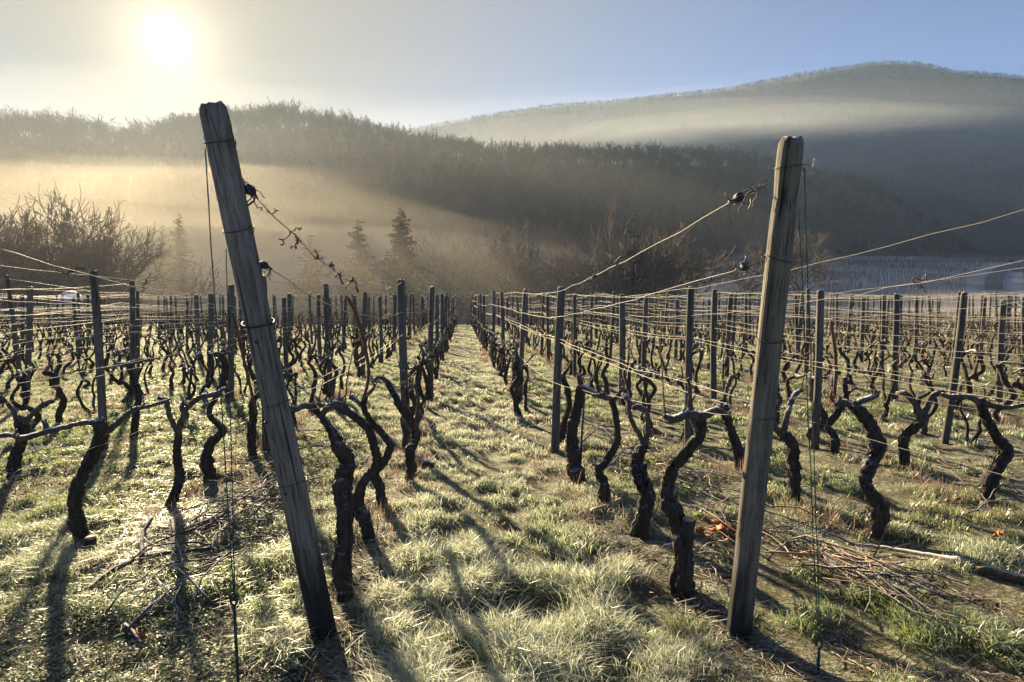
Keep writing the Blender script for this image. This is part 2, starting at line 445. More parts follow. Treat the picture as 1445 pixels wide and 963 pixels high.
for (nm_, c_, s_, dn, gg, cl, nsh) in FOGS:
    for q in range(nsh):      # a dense heart inside thinner shells: a soft edge
        f = 1.22 - .85 * q / nsh if nsh > 3 else 1 - .62 * q / nsh
        fog(nm_, (c_[0] + 9 * q + s_[0] * .05 * math.sin(q * 2.3 + 1), c_[1] + s_[1] * .06 * math.cos(q * 3.1), c_[2]), (s_[0] * f, s_[1] * f, s_[2] * f), dn / nsh * (1 + .3 * q if nsh <= 3 else .18 + .42 * q), gg, cl)
# ------------------------------------------------------------------ vineyard layout
def rowx(k, d):
    if k < 0: return -(.64 + 1.53 * (-k - 1)) - .068 * d
    return .92 + 1.53 * (k - 1) - .082 * d + .40 * math.exp(-(d - 3.24) / 1.7)
def inframe(x, d, m=.25): return abs(x) < .765 * d + m
ORD = ['first', 'second', 'third', 'fourth', 'fifth', 'sixth', 'seventh', 'eighth', 'ninth', 'tenth', 'eleventh', 'twelfth', 'thirteenth', 'fourteenth', 'fifteenth', 'sixteenth', 'seventeenth', 'eighteenth', 'nineteenth', 'twentieth']
def ordinal(i):
    if i < 20: return ORD[i]
    return {2: 'twenty', 3: 'thirty', 4: 'forty'}[(i + 1) // 10] + '-' + ORD[(i + 1) % 10 - 1] if (i + 1) % 10 else {30: 'thirtieth', 40: 'fortieth'}[i + 1]
def rowname(k):
    side = 'left' if k < 0 else 'right'
    return 'row just %s of the grassy aisle' % side if abs(k) == 1 else '%s row %s of the grassy aisle' % (ORD[abs(k) - 1], side)

M_post = mat_post('weathered_wood')
M_bark = mat_bark('vine_bark', frost=.4)
M_arm = mat_bark('frosted_vine_arm', (.03, .024, .02), (.15, .125, .10), 1.0, .12)
M_shoot = mat_plain('red_brown_shoot', (.11, .05, .03), .7, frost=.5)
M_cut = mat_plain('pale_cut_wood', (.42, .32, .22), .8)
M_wire = mat_plain('frosted_wire', (.24, .205, .16), .6, .0, .35, .2, 300)
M_dark = mat_plain('rusty_iron', (.05, .038, .032), .6, .5, .25, .4, 200)

# ------------------------------------------------------------------ row posts
def post_mesh(seed, h=1.71, r=.044):
    g = np.random.default_rng(seed); m = MB(); S = 14
    zz = np.array([-.35, 0, .2, .5, .8, 1.1, 1.4, h - .03, h - .012, h]); a = np.arange(S) / S * 2 * math.pi
    bx, by = g.normal(0, .012, 2)
    oval = 1 + .08 * np.cos(2 * a + g.uniform(0, 6)) + g.normal(0, .025, S)
    V = []
    for z in zz:
        t = max(z, 0) / h
        rr = r * (1.04 - .10 * t) * oval * (1 + g.normal(0, .012, S))
        if z > h - .02: rr = rr * (.93 if z < h else .78)
        top = (g.normal(0, .006, S) if z > h - .02 else 0)
        V.append(np.stack([np.cos(a) * rr + bx * math.sin(t * 3), np.sin(a) * rr + by * math.sin(t * 3), np.full(S, z) + top], -1))
    n = len(zz); V = np.concatenate(V)
    ii = np.arange(n * S).reshape(n, S)
    Q = np.stack([ii[:-1], np.roll(ii[:-1], -1, 1), np.roll(ii[1:], -1, 1), ii[1:]], -1).reshape(-1, 4)
    V = np.vstack([V, [(bx * .14, by * .14, h + .002)]]); k = len(V) - 1
    m.add(V, Q, [(k, ii[-1, j], ii[-1, (j + 1) % S]) for j in range(S)])
    return m.mesh('post', M_post)
POSTM = [post_mesh(40 + i) for i in range(6)]
POSTS = {}            # row -> [(d, x, z base, height)]
PIX = {(-1, 0): (575, 640, 560, 395), (-1, 1): (608, 566, 603, 405), (1, 0): (783, 636, 781, 405), (1, 1): (734, 565, 725, 408), (1, 2): (711, 525, 707, 412),
       (-2, 0): (377, 640, 374, 390), (-2, 1): (467, 566, 463, 401), (-3, 0): (147, 637, 133, 383), (-3, 1): (326, 564, 317, 402), (-4, 1): (186, 564, 176, 397),
       (2, 0): (971, 632, 970, 405), (3, 0): (1150, 632, 1161, 410), (4, 0): (1333, 626, 1356, 413), (-6, 2): (30, 545, 9, 389)}
POST_D = [7.05, 10.5, 14.0, 17.1, 20.2, 23.3, 26.4, 29.5, 32.6, 35.8, 38.9]
NROW = 20
count = {}
for k in [s * i for i in range(1, NROW + 1) for s in (-1, 1)]:
    g = np.random.default_rng(1000 + k)
    POSTS[k] = []; seen = 0
    for i, d0 in enumerate(POST_D):
        d = d0 + g.normal(0, .12); x = rowx(k, d) + g.normal(0, .05); h = 1.71 + g.normal(0, .06)
        lx, ly = g.normal(0, .028), g.normal(0, .026)
        if (k, i) in PIX:
            ub, vb, ut, vt = PIX[k, i]; P = gpix(ub, vb); x, d = P[0], P[1]
            T = at(ut, vt, d); h = T[2] - gz(x, d); lx = math.atan2(T[0] - x, h)
        elif abs(k) <= 2 and i < 3: lx *= .4
        vis = inframe(x, d)
        z = gz(x, d)
        POSTS[k].append((d, x, z, h, lx, ly, vis))
        if not vis and d0 > 9: continue
        if not vis and abs(x) > .765 * d + 1.6: continue
        o = link('vineyard_post', POSTM[(i * 5 + k) % 6], None, (x, d, z), (-ly, lx, g.uniform(0, 6.28)))
        o.scale = (g.uniform(.88, 1.12),) * 2 + (h / 1.71,)
        lean = 'straight' if abs(lx) < .02 else ('left-leaning' if lx < 0 else 'right-leaning')
        tag(o, '%s grey wooden post, %s in the %s' % (lean, ordinal(seen), rowname(k)), 'post', 'wooden posts along the vine rows')
        seen += 1

# ------------------------------------------------------------------ vines
def local(path, base):
    return [(p[0] - base[0], p[1] - base[1], p[2] - base[2]) for p in path]
def gnarl(mb, path, rg, sides=10, step=.03, bump=.17):
    """path rows: x, y, z, radius"""
    P = np.asarray(path, float); L = np.sum(np.linalg.norm(np.diff(P[:, :3], axis=0), axis=1))
    n = max(4, int(L / step)); S = spline(P, n)
    r = S[:, 3] * (1 + rg.normal(0, bump * .16, n))
    for _ in range(max(1, n // 11)):
        i = rg.integers(0, n); r *= 1 + .16 * np.exp(-((np.arange(n) - i) / 2.6) ** 2)
    S[:, :3] += rg.normal(0, .0035, (n, 3)) * (S[:, 3:4] / .03)
    mb.tube(S[:, :3], np.maximum(r, .002), sides, True, bump, rg)
    return S
def spurs(mb, S, rg, n, ln=(.03, .10), r=.007, up=.8, sides=6):
    for _ in range(n):
        p = S[rg.integers(len(S) // 3, len(S)), :3]
        d = rg.normal(0, .6, 3); d[2] = abs(d[2]) * .6 + up; d /= np.linalg.norm(d)
        l = rg.uniform(*ln)
        q = [p, p + d * l * .5 + rg.normal(0, .006, 3), p + d * l]
        mb.tube(q, [r * 1.25, r, r * .85], sides, True, .12, rg)
def shoot(p, rg, ln, r=.0045, sides=5, lean=.25):
    mb = MB(); n = 9; d = np.array((rg.normal(0, lean), rg.normal(0, lean), 1.0)); P = [np.array(p[:3])]
    for i in range(n):
        P.append(P[-1] + d / np.linalg.norm(d) * ln / n); d += rg.normal(0, .09, 3)
    mb.tube(P, np.linspace(r * 1.2, r * .45, n + 1), sides, True, .1, rg)
    return mb
class Vine: pass
def make_vine(seed, style, hi=True):
    """a grapevine standing at the origin, its row running along Y"""
    rg = np.random.default_rng(seed); V = Vine(); V.trunk = MB(); V.arms = []; V.shoots = []; V.style = style
    s = 11 if hi else 5; st = .035 if hi else .09
    r0 = rg.uniform(.023, .036); H = rg.uniform(.58, .76); wy = rg.uniform(.10, .24) * rg.choice((-1, 1)); wx = rg.normal(0, .05)
    def stem(x0, y0, wx, wy, H, r0, ex=0, ey=0):
        z = np.array((-.06, .03, .17, .33, .5, .72, .9, 1.0)) * H
        f = np.array((0, 0, .25, .75, 1.0, .45, .1, 0)); e = np.array((0, 0, .1, .2, .35, .6, .85, 1.0))
        jit = rg.normal(0, .022, (8, 2)); jit[:2] = 0
        return [(x0 + wx * f[i] + ex * e[i] + jit[i, 0], y0 + wy * f[i] + ey * e[i] + jit[i, 1], z[i], r0 * (1.35, 1.2, 1.0, .95, .85, .75, .7, .8)[i]) for i in range(8)]
    heads = []
    if style == 'forked':
        sp = rg.uniform(.25, .45); T = stem(0, 0, wx, wy * .6, H * sp, r0 * 1.1); S = gnarl(V.trunk, T, rg, s, st); p = S[-1]
        for q in (-1, 1):
            a = rg.uniform(.12, .22)
            B = [(p[0], p[1], p[2] - .03, r0 * .8), (p[0] + rg.normal(0, .03), p[1] + q * a * .7, p[2] + (H - p[2]) * .3, r0 * .62), (p[0] + rg.normal(0, .04), p[1] + q * a, p[2] + (H - p[2]) * .65, r0 * .5), (p[0] + rg.normal(0, .04), p[1] + q * a * rg.uniform(.5, 1.2), H, r0 * .55)]
            heads.append((gnarl(V.trunk, B, rg, s, st)[-1], q))
    elif style == 'twin-stemmed':
        for q in (-1, 1): heads.append((gnarl(V.trunk, stem(rg.normal(0, .02), q * .05, rg.normal(0, .05), q * rg.uniform(.05, .16), H * rg.uniform(.85, 1.05), r0 * .72, rg.normal(0, .03), q * rg.uniform(.02, .2)), rg, s, st)[-1], q))
    elif style == 'leaning':
        heads.append((gnarl(V.trunk, stem(0, 0, rg.normal(0, .03), wy * .4, H, r0, rg.normal(0, .08), rg.choice((-1, 1)) * rg.uniform(.2, .34)), rg, s, st)[-1], rg.choice((-1, 1))))
    else:
        heads.append((gnarl(V.trunk, stem(0, 0, wx, wy, H, r0), rg, s, st)[-1], 0))
    for hd, q in heads:
        V.trunk.tube([hd[:3] + (0, 0, -.03), hd[:3] + (0, 0, .0), hd[:3] + (0, 0, .03)], [r0 * .6, r0 * rg.uniform(.9, 1.2), r0 * .5], s, True, .2, rg)
        for q2 in ((-1, 1) if q == 0 else (q,)):
            if rg.random() < .12: continue
            l = rg.uniform(.14, .42); A = MB(); p = hd[:3]
            path = [(p[0], p[1], p[2], r0 * .55), (p[0] + rg.normal(0, .025), p[1] + q2 * l * .35, p[2] + rg.uniform(.0, .08), r0 * .42), (p[0] + rg.normal(0, .03), p[1] + q2 * l * .7, p[2] + rg.uniform(-.02, .06), r0 * .36), (p[0] + rg.normal(0, .03), p[1] + q2 * l, p[2] + rg.uniform(-.04, .07), r0 * .30)]
            S = gnarl(A, path, rg, max(4, s - 2), st * .8, .18); spurs(A, S, rg, rg.integers(2, 5) if hi else 2, sides=6 if hi else 3)
            V.arms.append(A)
            if rg.random() < .30: V.shoots.append(shoot(S[rg.integers(1, len(S))], rg, rg.uniform(.18, .6), .0042, 5 if hi else 3))
        if rg.random() < .5:
            p = hd[:3]; A = MB(); d = rg.normal(0, .5, 3); d[2] = 1; l = rg.uniform(.10, .24)
            S = gnarl(A, [(*p, r0 * .5), (*(p + d * l * .5 + rg.normal(0, .02, 3)), r0 * .36), (*(p + d * l), r0 * .3)], rg, max(4, s - 2), st * .8, .18); spurs(A, S, rg, 2, sides=5 if hi else 3)
            V.arms.append(A)
    return V
STYLES = ['S-bent', 'forked', 'twin-stemmed', 'leaning', 'S-bent', 'forked']
def bake(V):
    V.m_trunk = V.trunk.mesh('trunk', M_bark); V.m_arms = [a.mesh('arm', M_arm) for a in V.arms]; V.m_shoots = [a.mesh('shoot', M_shoot) for a in V.shoots]
    return V
NEARV = [bake(make_vine(200 + i, STYLES[i % 6])) for i in range(18)]
def joined(V):
    m = MB(); [m.addmb(x) for x in [V.trunk] + V.arms + V.shoots]; return m.mesh('grapevine', M_bark)
MIDV = [(make_vine(400 + i, STYLES[i % 6], False)) for i in range(14)]
for V in MIDV: V.m_all = joined(V)
FARM = [V.m_all for V in MIDV]

vines_seen = {}
def vine_label(look, k):
    i = vines_seen.get(k, 0); vines_seen[k] = i + 1
    return '%s grapevine, %s in the %s' % (look, ordinal(i), rowname(k))
VG = 'gnarled grapevines planted in rows'
def place(V, k, loc, rz, sc):
    o = thing('grapevine', vine_label('dark ' + V.style, k), 'grapevine', loc, VG)
    o.rotation_euler = (0, 0, rz); o.scale = sc
    link('trunk', V.m_trunk, o)
    for a in V.m_arms: link('arm', a, o)
    for a in V.m_shoots: link('shoot', a, o)

# ------- the vines nearest the camera, one by one (pixel traces turned into real stems at the distance of their foot)
def px_path(tr, d, rg, depth=.05, foot=None):
    out = []; yo = 0
    for i, (u, v, w_) in enumerate(tr):
        yo += rg.normal(0, depth) * (0 if i == 0 else 1)
        yo = max(-.18, min(.18, yo))
        p = at(u, v, d + yo); out.append((*p, w_ / 2.45 / F * d))
    return out
HERO = [
 (1, 'thick mossy', [(963, 836, 34), (965, 790, 29), (962, 752, 30), (948, 716, 27), (941, 690, 23), (950, 662, 21), (970, 638, 17), (988, 613, 16), (990, 590, 19)],
    [[(990, 590, 17), (972, 586, 15), (950, 592, 13), (937, 588, 8)], [(986, 616, 12), (975, 580, 9), (973, 540, 6)], [(990, 590, 14), (1010, 580, 12), (1030, 588, 9)]], True),
 (1, 'lyre-shaped', [(899, 757, 24), (913, 702, 24), (905, 680, 22), (898, 650, 19), (909, 626, 13)],
    [[(909, 628, 11), (897, 606, 9), (888, 585, 8), (887, 566, 8), (878, 556, 6)], [(909, 628, 11), (914, 606, 9), (911, 582, 9), (899, 575, 11), (893, 578, 6)]], False),
 (1, 'slender C-curved', [(850, 711, 17), (852, 684, 16), (845, 664, 14), (858, 648, 12), (871, 619, 10), (869, 588, 9), (863, 566, 10)],
    [[(863, 566, 9), (850, 558, 8), (838, 560, 6)], [(863, 566, 8), (872, 558, 7), (880, 546, 5)]], False),
 (1, 'stout upright', [(818, 680, 20), (809, 645, 20), (808, 606, 17), (815, 575, 15), (820, 546, 14)],
    [[(820, 546, 12), (832, 552, 10), (850, 560, 8), (862, 562, 6)], [(820, 546, 9), (815, 530, 6)]], False),
 (1, 'thin bowed', [(786, 625, 14), (795, 600, 10), (803, 575, 8), (800, 548, 8), (793, 532, 8)], [[(793, 532, 8), (800, 522, 6), (806, 512, 5)]], False),
 (-1, 'thick club-shaped', [(490, 845, 25), (481, 802, 27), (486, 764, 24), (486, 719, 25), (483, 682, 29), (490, 654, 26), (476, 628, 20), (466, 606, 13), (449, 583, 10), (440, 574, 11)],
    [[(441, 575, 12), (428, 572, 11), (415, 578, 12), (408, 572, 7)], [(452, 588, 9), (462, 574, 9), (474, 570, 11), (490, 576, 10)]], False),
 (-1, 'twisted swan-necked', [(523, 764, 21), (515, 734, 22), (505, 715, 19), (511, 684, 17), (531, 656, 14), (529, 633, 13), (520, 607, 12), (501, 589, 11), (478, 575, 11), (468, 569, 11)],
    [[(470, 570, 11), (458, 573, 10), (446, 570, 8)], [(486, 578, 8), (478, 560, 6)]], False),
 (-1, 'kinked slim', [(541, 716, 14), (535, 688, 14), (529, 668, 13), (544, 648, 13), (550, 628, 12), (538, 611, 10), (521, 592, 9), (513, 574, 8), (516, 559, 8)],
    [[(516, 560, 7), (524, 552, 6), (530, 545, 5)], [(513, 575, 7), (503, 566, 6), (494, 560, 8)]], False),
 (-1, 'long-armed leaning', [(575, 681, 15), (580, 660, 15), (578, 637, 14), (587, 617, 14), (580, 594, 13), (565, 574, 11), (553, 551, 9), (546, 538, 9)],
    [[(587, 616, 9), (588, 590, 7), (590, 563, 6), (585, 542, 5)], [(546, 540, 8), (536, 533, 7), (529, 538, 5)], [(580, 594, 7), (570, 560, 5), (572, 546, 4)]], False),
 (-2, 'long leaning', [(124, 773, 24), (112, 754, 18), (106, 724, 17), (106, 697, 17), (117, 668, 16), (132, 640, 17), (143, 613, 18), (140, 597, 16)],
    [[(140, 598, 12), (120, 596, 9), (103, 600, 9), (66, 609, 9), (33, 618, 9), (10, 614, 8), (-20, 618, 8)], [(143, 616, 12), (166, 597, 10), (186, 580, 8), (213, 573, 7), (236, 566, 6)], [(66, 609, 7), (64, 596, 6)]], True),
 (-2, 'Y-shaped slim', [(233, 721, 16), (246, 698, 14), (253, 672, 13), (250, 645, 12), (251, 609, 12)],
    [[(251, 612, 10), (240, 588, 8), (234, 566, 9), (222, 562, 6)], [(251, 612, 10), (258, 590, 9), (264, 575, 9), (283, 560, 9), (300, 557, 8), (318, 548, 5)], [(264, 575, 6), (258, 563, 5)]], False),
 (-2, 'deeply S-bent', [(298, 678, 17), (291, 650, 15), (298, 624, 14), (314, 608, 12), (298, 590, 8), (296, 576, 8), (308, 556, 8), (319, 526, 9), (312, 503, 8), (301, 500, 6)],
    [[(312, 504, 7), (320, 498, 6), (328, 500, 5)]], False),
 (-2, 'short stubby', [(357, 645, 14), (355, 613, 13), (357, 588, 11), (356, 566, 9), (364, 558, 8)], [[(364, 558, 7), (372, 548, 6), (384, 546, 5)]], False),
 (-3, 'leaning bushy', [(22, 680, 18), (20, 652, 17), (29, 626, 15), (32, 606, 16), (27, 592, 14)], [[(29, 610, 9), (18, 580, 7), (0, 560, 6), (-14, 556, 6)], [(32, 600, 9), (45, 585, 7), (60, 572, 7), (75, 566, 6)]], False),
 (-3, 'thin wavy', [(188, 621, 11), (191, 589, 10), (196, 559, 9), (188, 536, 7), (181, 513, 8)], [[(181, 514, 8), (168, 515, 7), (160, 508, 5)], [(181, 514, 8), (195, 510, 6), (212, 508, 6)]], False),
 (2, 'thick serpentine', [(1230, 755, 22), (1243, 728, 24), (1233, 701, 21), (1222, 682, 18), (1226, 655, 19), (1237, 628, 22), (1228, 601, 20), (1210, 580, 16), (1201, 572, 14)],
    [[(1205, 575, 11), (1216, 566, 11), (1234, 560, 8), (1240, 556, 5)], [(1201, 572, 9), (1190, 566, 7), (1178, 572, 6)]], False),
 (2, 'wide-forked', [(1121, 714, 19), (1121, 680, 18), (1120, 652, 17), (1117, 626, 16), (1103, 612, 15)],
    [[(1103, 613, 11), (1092, 598, 10), (1092, 580, 9), (1102, 566, 9), (1094, 554, 8)], [(1104, 613, 11), (1110, 590, 10), (1114, 572, 9), (1121, 558, 10), (1132, 550, 8)]], False),
 (2, 'slim bowed', [(1049, 664, 15), (1043, 637, 14), (1032, 606, 12), (1023, 580, 14), (1020, 566, 12)], [[(1021, 570, 9), (1010, 580, 11), (996, 584, 9)], [(1020, 566, 9), (1026, 548, 8), (1032, 530, 6)]], False),
 (3, 'zigzag', [(1387, 708, 21), (1402, 668, 19), (1420, 636, 20), (1409, 622, 15), (1397, 601, 13), (1386, 582, 14), (1382, 566, 14)],
    [[(1382, 568, 11), (1366, 560, 9), (1340, 560, 9), (1328, 556, 6)], [(1386, 566, 9), (1400, 572, 8), (1425, 575, 8), (1450, 570, 7)]], False),
 (3, 'goblet-shaped', [(1278, 660, 16), (1276, 635, 14), (1277, 616, 13), (1298, 596, 15)], [[(1298, 598, 11), (1292, 572, 9), (1277, 556, 9), (1266, 556, 6)], [(1300, 598, 11), (1308, 574, 10), (1318, 558, 9), (1332, 552, 6)]], False),
 (3, 'thin crooked', [(1178, 642, 13), (1177, 616, 11), (1169, 603, 10), (1184, 580, 9), (1193, 565, 8), (1192, 532, 8)], [[(1193, 560, 6), (1205, 548, 5)]], False),
]
hero_pos = {}
for hi_, (k, look, tr, arms, stub) in enumerate(HERO):
    rg = np.random.default_rng(900 + hi_)
    B = gpix(tr[0][0], tr[0][1]); d = B[1]
    hero_pos.setdefault(k, []).append(d)
    P = px_path(tr, d, rg, .035)
    P[0] = (P[0][0], P[0][1], B[2] - .04, P[0][3] * 1.1)
    o = thing('grapevine', vine_label(look + ' dark', k), 'grapevine', B, VG)
    off = np.array((*B, 0))
    m = MB(); S = gnarl(m, np.array(P) - off, rg, 18, .015, .17)
    for _ in range(4):      # bark ridges and old pruning scars
        q = S[rg.integers(3, len(S) - 2)]; dr = rg.normal(0, 1, 3); dr[2] *= .4; dr /= np.linalg.norm(dr)
        m.tube([q[:3], q[:3] + dr * q[3] * 1.25], [q[3] * .6, q[3] * .38], 7, True, .2, rg)
    for _ in range(46):      # shredding strips of bark
        i0 = rg.integers(0, len(S) - 7); n_ = rg.integers(6, min(22, len(S) - i0)); a0 = rg.uniform(0, 6.283); a1 = a0 + rg.normal(0, .5)
        an = np.linspace(a0, a1, n_); q = S[i0:i0 + n_]; t_ = np.gradient(q[:, :3], axis=0); t_ /= np.linalg.norm(t_, axis=1)[:, None]
        e1 = np.cross(t_, (0, 1.0, 0)); e1 /= np.linalg.norm(e1, axis=1)[:, None] + 1e-6; e2 = np.cross(t_, e1)
        pe = 1.0 + .10 * rg.random(n_); pe[-2:] += rg.uniform(0, .5)
        m.tube(q[:, :3] + (e1 * np.cos(an)[:, None] + e2 * np.sin(an)[:, None]) * (q[:, 3] * pe)[:, None], np.interp(np.arange(n_), [0, n_ / 2, n_ - 1], [.0015, rg.uniform(.003, .0075), .001]), 5, True, .15, rg)
    link('trunk', m.mesh('trunk', M_bark), o)
    P3 = np.array(P)[:, :3]
    for a in arms:
        j = np.argmin([abs(a[0][0] - t[0]) + abs(a[0][1] - t[1]) for t in tr]); dj = P[j][1]
        q = px_path(a, dj, rg, .03); m = MB(); S = gnarl(m, np.array(q) - off, rg, 10, .016, .17)
        spurs(m, S, rg, rg.integers(2, 5), (.02, .07), .006)
        link('arm', m.mesh('arm', M_arm), o)
        if rg.random() < .22: link('shoot', shoot(S[-2], rg, rg.uniform(.25, .6), .004).mesh('shoot', M_shoot), o)
    if stub:
        m = MB(); q = np.array(at(tr[2][0] + (6 if k > 0 else 22), tr[2][1] - 8 if k > 0 else 768, d - .05)) - B
        m.tube([q + (0, 0, -.10), q + (.0, -.01, -.02), q + (.01, -.02, .05)], [.036, .036, .033], 10, True, .08, rg)
        link('cut_stump', m.mesh('cut_stump', M_bark), o)
        m = MB(); m.tube([q + (.01, -.02, .048), q + (.01, -.021, .053)], [.031, .029], 10, True, .05, rg)
        link('cut_face', m.mesh('cut_face', M_cut), o)

# ------- all the others: 300 single vines by distance, the rest as far stuff
slots = []
for k in [s * i for i in range(1, NROW + 3) for s in (-1, 1)]:
    g = np.random.default_rng(5000 + k); d = 5.0 + g.uniform(0, .6) if abs(k) > 1 else 6.2
    start = max(hero_pos.get(k, [0])) + .65
    while d < 39.4:
        x = rowx(k, d) + g.normal(0, .045)
        if d >= start and inframe(x, d, .35) and g.random() > (.05 if abs(k) > 1 else 0): slots.append((d, k, x, g.integers(0, 10 ** 6)))
        d += .74 + g.normal(0, .09)
slots.sort()
NSINGLE = 300 - len(HERO)
farpts, farrot, farscl = [], [], []
for i, (d, k, x, sd) in enumerate(slots):
    rg = np.random.default_rng(sd); z = gz(x, d)
    yaw = math.atan(.068 if k < 0 else .082); rz = yaw + rg.choice((0, math.pi)) + rg.normal(0, .22)
    s = rg.uniform(.9, 1.14); sc = (s * rg.choice((-1, 1)), s, s * rg.uniform(.92, 1.12))
    if i < 120: place(NEARV[sd % len(NEARV)], k, (x, d, z), rz, sc)
    elif i < NSINGLE:
        V = MIDV[sd % len(MIDV)]
        o = link('grapevine', V.m_all, None, (x, d, z), (0, 0, rz)); o.scale = sc
        tag(o, vine_label('small dark ' + V.style, k), 'grapevine', VG)
    else: farpts.append((x, d, z)); farrot.append(rz); farscl.append(s)
print('vines', len(slots), 'far', len(farpts), 'posts', sum(1 for o in COL.objects if o.name.startswith('vineyard_post')))
o = scatter('distant_grapevines', farpts, farrot, farscl, FARM)
o['label'] = 'dense dark mass of small grapevines at the far end of the rows'; o['category'] = 'grapevines'
# ------------------------------------------------------------------ the two leaning end posts
M_end = {-1: mat_post('end_post_grey_wood', (.075, .073, .072), (.25, .238, .226), tar=.95, tarpos=.34), 1: mat_post('end_post_mossy_wood', (.070, .066, .058), (.23, .212, .185), tar=.92, moss=True, tarpos=.18)}
def axis_frame(base, top):
    d = Vector(top) - Vector(base); return d.length, d.to_track_quat('Z', 'Y').to_euler(), d.normalized()
END = {}
def end_post(k, base, top, r0, r1, seed, label, bands):
    g = np.random.default_rng(seed); L, eu, ax = axis_frame(base, top)
    o = thing('end_post', label, 'post', base); o.rotation_euler = eu
    S = 28; zz = np.concatenate([[-.4], np.linspace(0, L - .05, 26), [L - .02, L]]); a = np.arange(S) / S * 2 * math.pi
    prof = g.normal(0, .02, S); prof = (prof + np.roll(prof, 1) + np.roll(prof, -1)) / 2
    V = []
    for z in zz:
        t = max(z, 0) / L; rr = (r0 + (r1 - r0) * t) * (1 + prof + .03 * np.cos(2 * a + z * .8) + (vnoise(np.cos(a) * 3 + 9, np.sin(a) * 3 + z * 2.2, seed) - .5) * .09)
        if z > L - .03: rr = rr * (.95 if z < L else .72)
        for (bz, bw, dp) in bands: rr = rr * (1 - dp * math.exp(-((z - bz * L) / bw) ** 2))
        zt_ = np.full(S, z) + (0 if z < L - .03 else (vnoise(np.cos(a) * 2 + 5, np.sin(a) * 2, seed + 3) - .5) * .014)
        V.append(np.stack([np.cos(a) * rr, np.sin(a) * rr, zt_], -1))
    n = len(zz); V = np.concatenate(V); ii = np.arange(n * S).reshape(n, S)
    Q = np.stack([ii[:-1], np.roll(ii[:-1], -1, 1), np.roll(ii[1:], -1, 1), ii[1:]], -1).reshape(-1, 4)
    V = np.vstack([V, [(0, 0, L - .004)]]); kk = len(V) - 1
    m = MB(); m.add(V, Q, [(kk, ii[-1, j], ii[-1, (j + 1) % S]) for j in range(S)])
    link('shaft', m.mesh('shaft', M_end[k]), o)
    END[k] = (np.array(base), np.array(top), r0, r1, L, o)
    return o
def on_post(k, v):
    """fraction along the post that shows at pixel row v"""
    b, t = END[k][:2]; best = min(np.linspace(0, 1, 400), key=lambda f: abs(481.5 - F * ((lambda p: (p[1] * sp + (p[2] - EYE) * cp) / (p[1] * cp - (p[2] - EYE) * sp))(b + (t - b) * f)) - v))
    return best
def ring(k, f, r=.0028, loops=1.0, hook=0, parent=None, name='wire_band'):
    b, t, r0, r1, L, o = END[k]; g = np.random.default_rng(int(f * 1e4)); rr = (r0 + (r1 - r0) * f) * 1.06 + r
    a = np.linspace(0, 2 * math.pi * loops, int(34 * loops)); tilt = g.normal(0, .12)
    P = np.stack([np.cos(a) * rr, np.sin(a) * rr, f * L + np.sin(a + g.uniform(0, 6)) * rr * tilt + a * .0012], -1)
    m = MB(); m.tube(P, r, 6, True)
    if hook:
        aa = np.linspace(-2.6, 2.4, 12); c = np.array((hook * (rr + .012), -.01, f * L))
        m.tube(np.stack([c[0] + np.cos(aa) * .012, np.full(12, c[1]), c[2] + np.sin(aa) * .014], -1), r * 1.1, 6, True)
    return link(name, m.mesh(name, M_dark), o)
B1 = gpix(457, 893); T1 = at(299, 146, 2.62)
end_post(-1, B1, T1, .062, .0535, 61, 'thick grey post leaning left with a dark base at the left of the aisle', [(.93, .012, .05), (.5, .02, .02)])
B2 = gpix(1042, 896); T2 = at(1117.5, 194, 2.74)
end_post(1, B2, T2, .056, .0475, 67, 'thick mossy post leaning right with a charred base at the right of the aisle', [(.9, .016, .10)])
for v, hk in ((204, 1), (324, 1), (457, 0), (568, 0), (680, 0)): ring(-1, on_post(-1, v), .0018 if v != 457 else .0045, 1.0, hk)
for v, hk in ((238, 1), (366, -1), (480, 0), (588, 0)): ring(1, on_post(1, v), .0019 if v != 480 else .003, 1.3, hk)
# chain and nails below the iron band of the left post
b, t, r0, r1, L, o = END[-1]; f0 = on_post(-1, 462)
def chain(side, n, f0):
    for i in range(n):
        m = MB(); aa = np.linspace(0, 2 * math.pi, 13); zc = f0 * L - .022 * i - .01; x = side * .058; y = -.03 if side > 0 else -.012
        if side < 0: x -= .006
        fl = i % 2
        P = np.stack([x + np.cos(aa) * (.006 if fl else .002), y + np.cos(aa) * (.002 if fl else .006), zc + np.sin(aa) * .014], -1)
        m.tube(P, .0022, 5, True); link('chain_link', m.mesh('chain_link', M_dark), o)
chain(-1, 5, f0 - .005)
for z_, xx in ((.62, .4), (.47, -.3), (.33, .1)):
    m = MB(); m.tube([(xx * r0, -r0 * .93, z_ * L), (xx * r0 * 1.02, -r0 * 1.05, z_ * L - .003)], [.006, .0075], 7); link('nail', m.mesh('nail', M_dark), o)

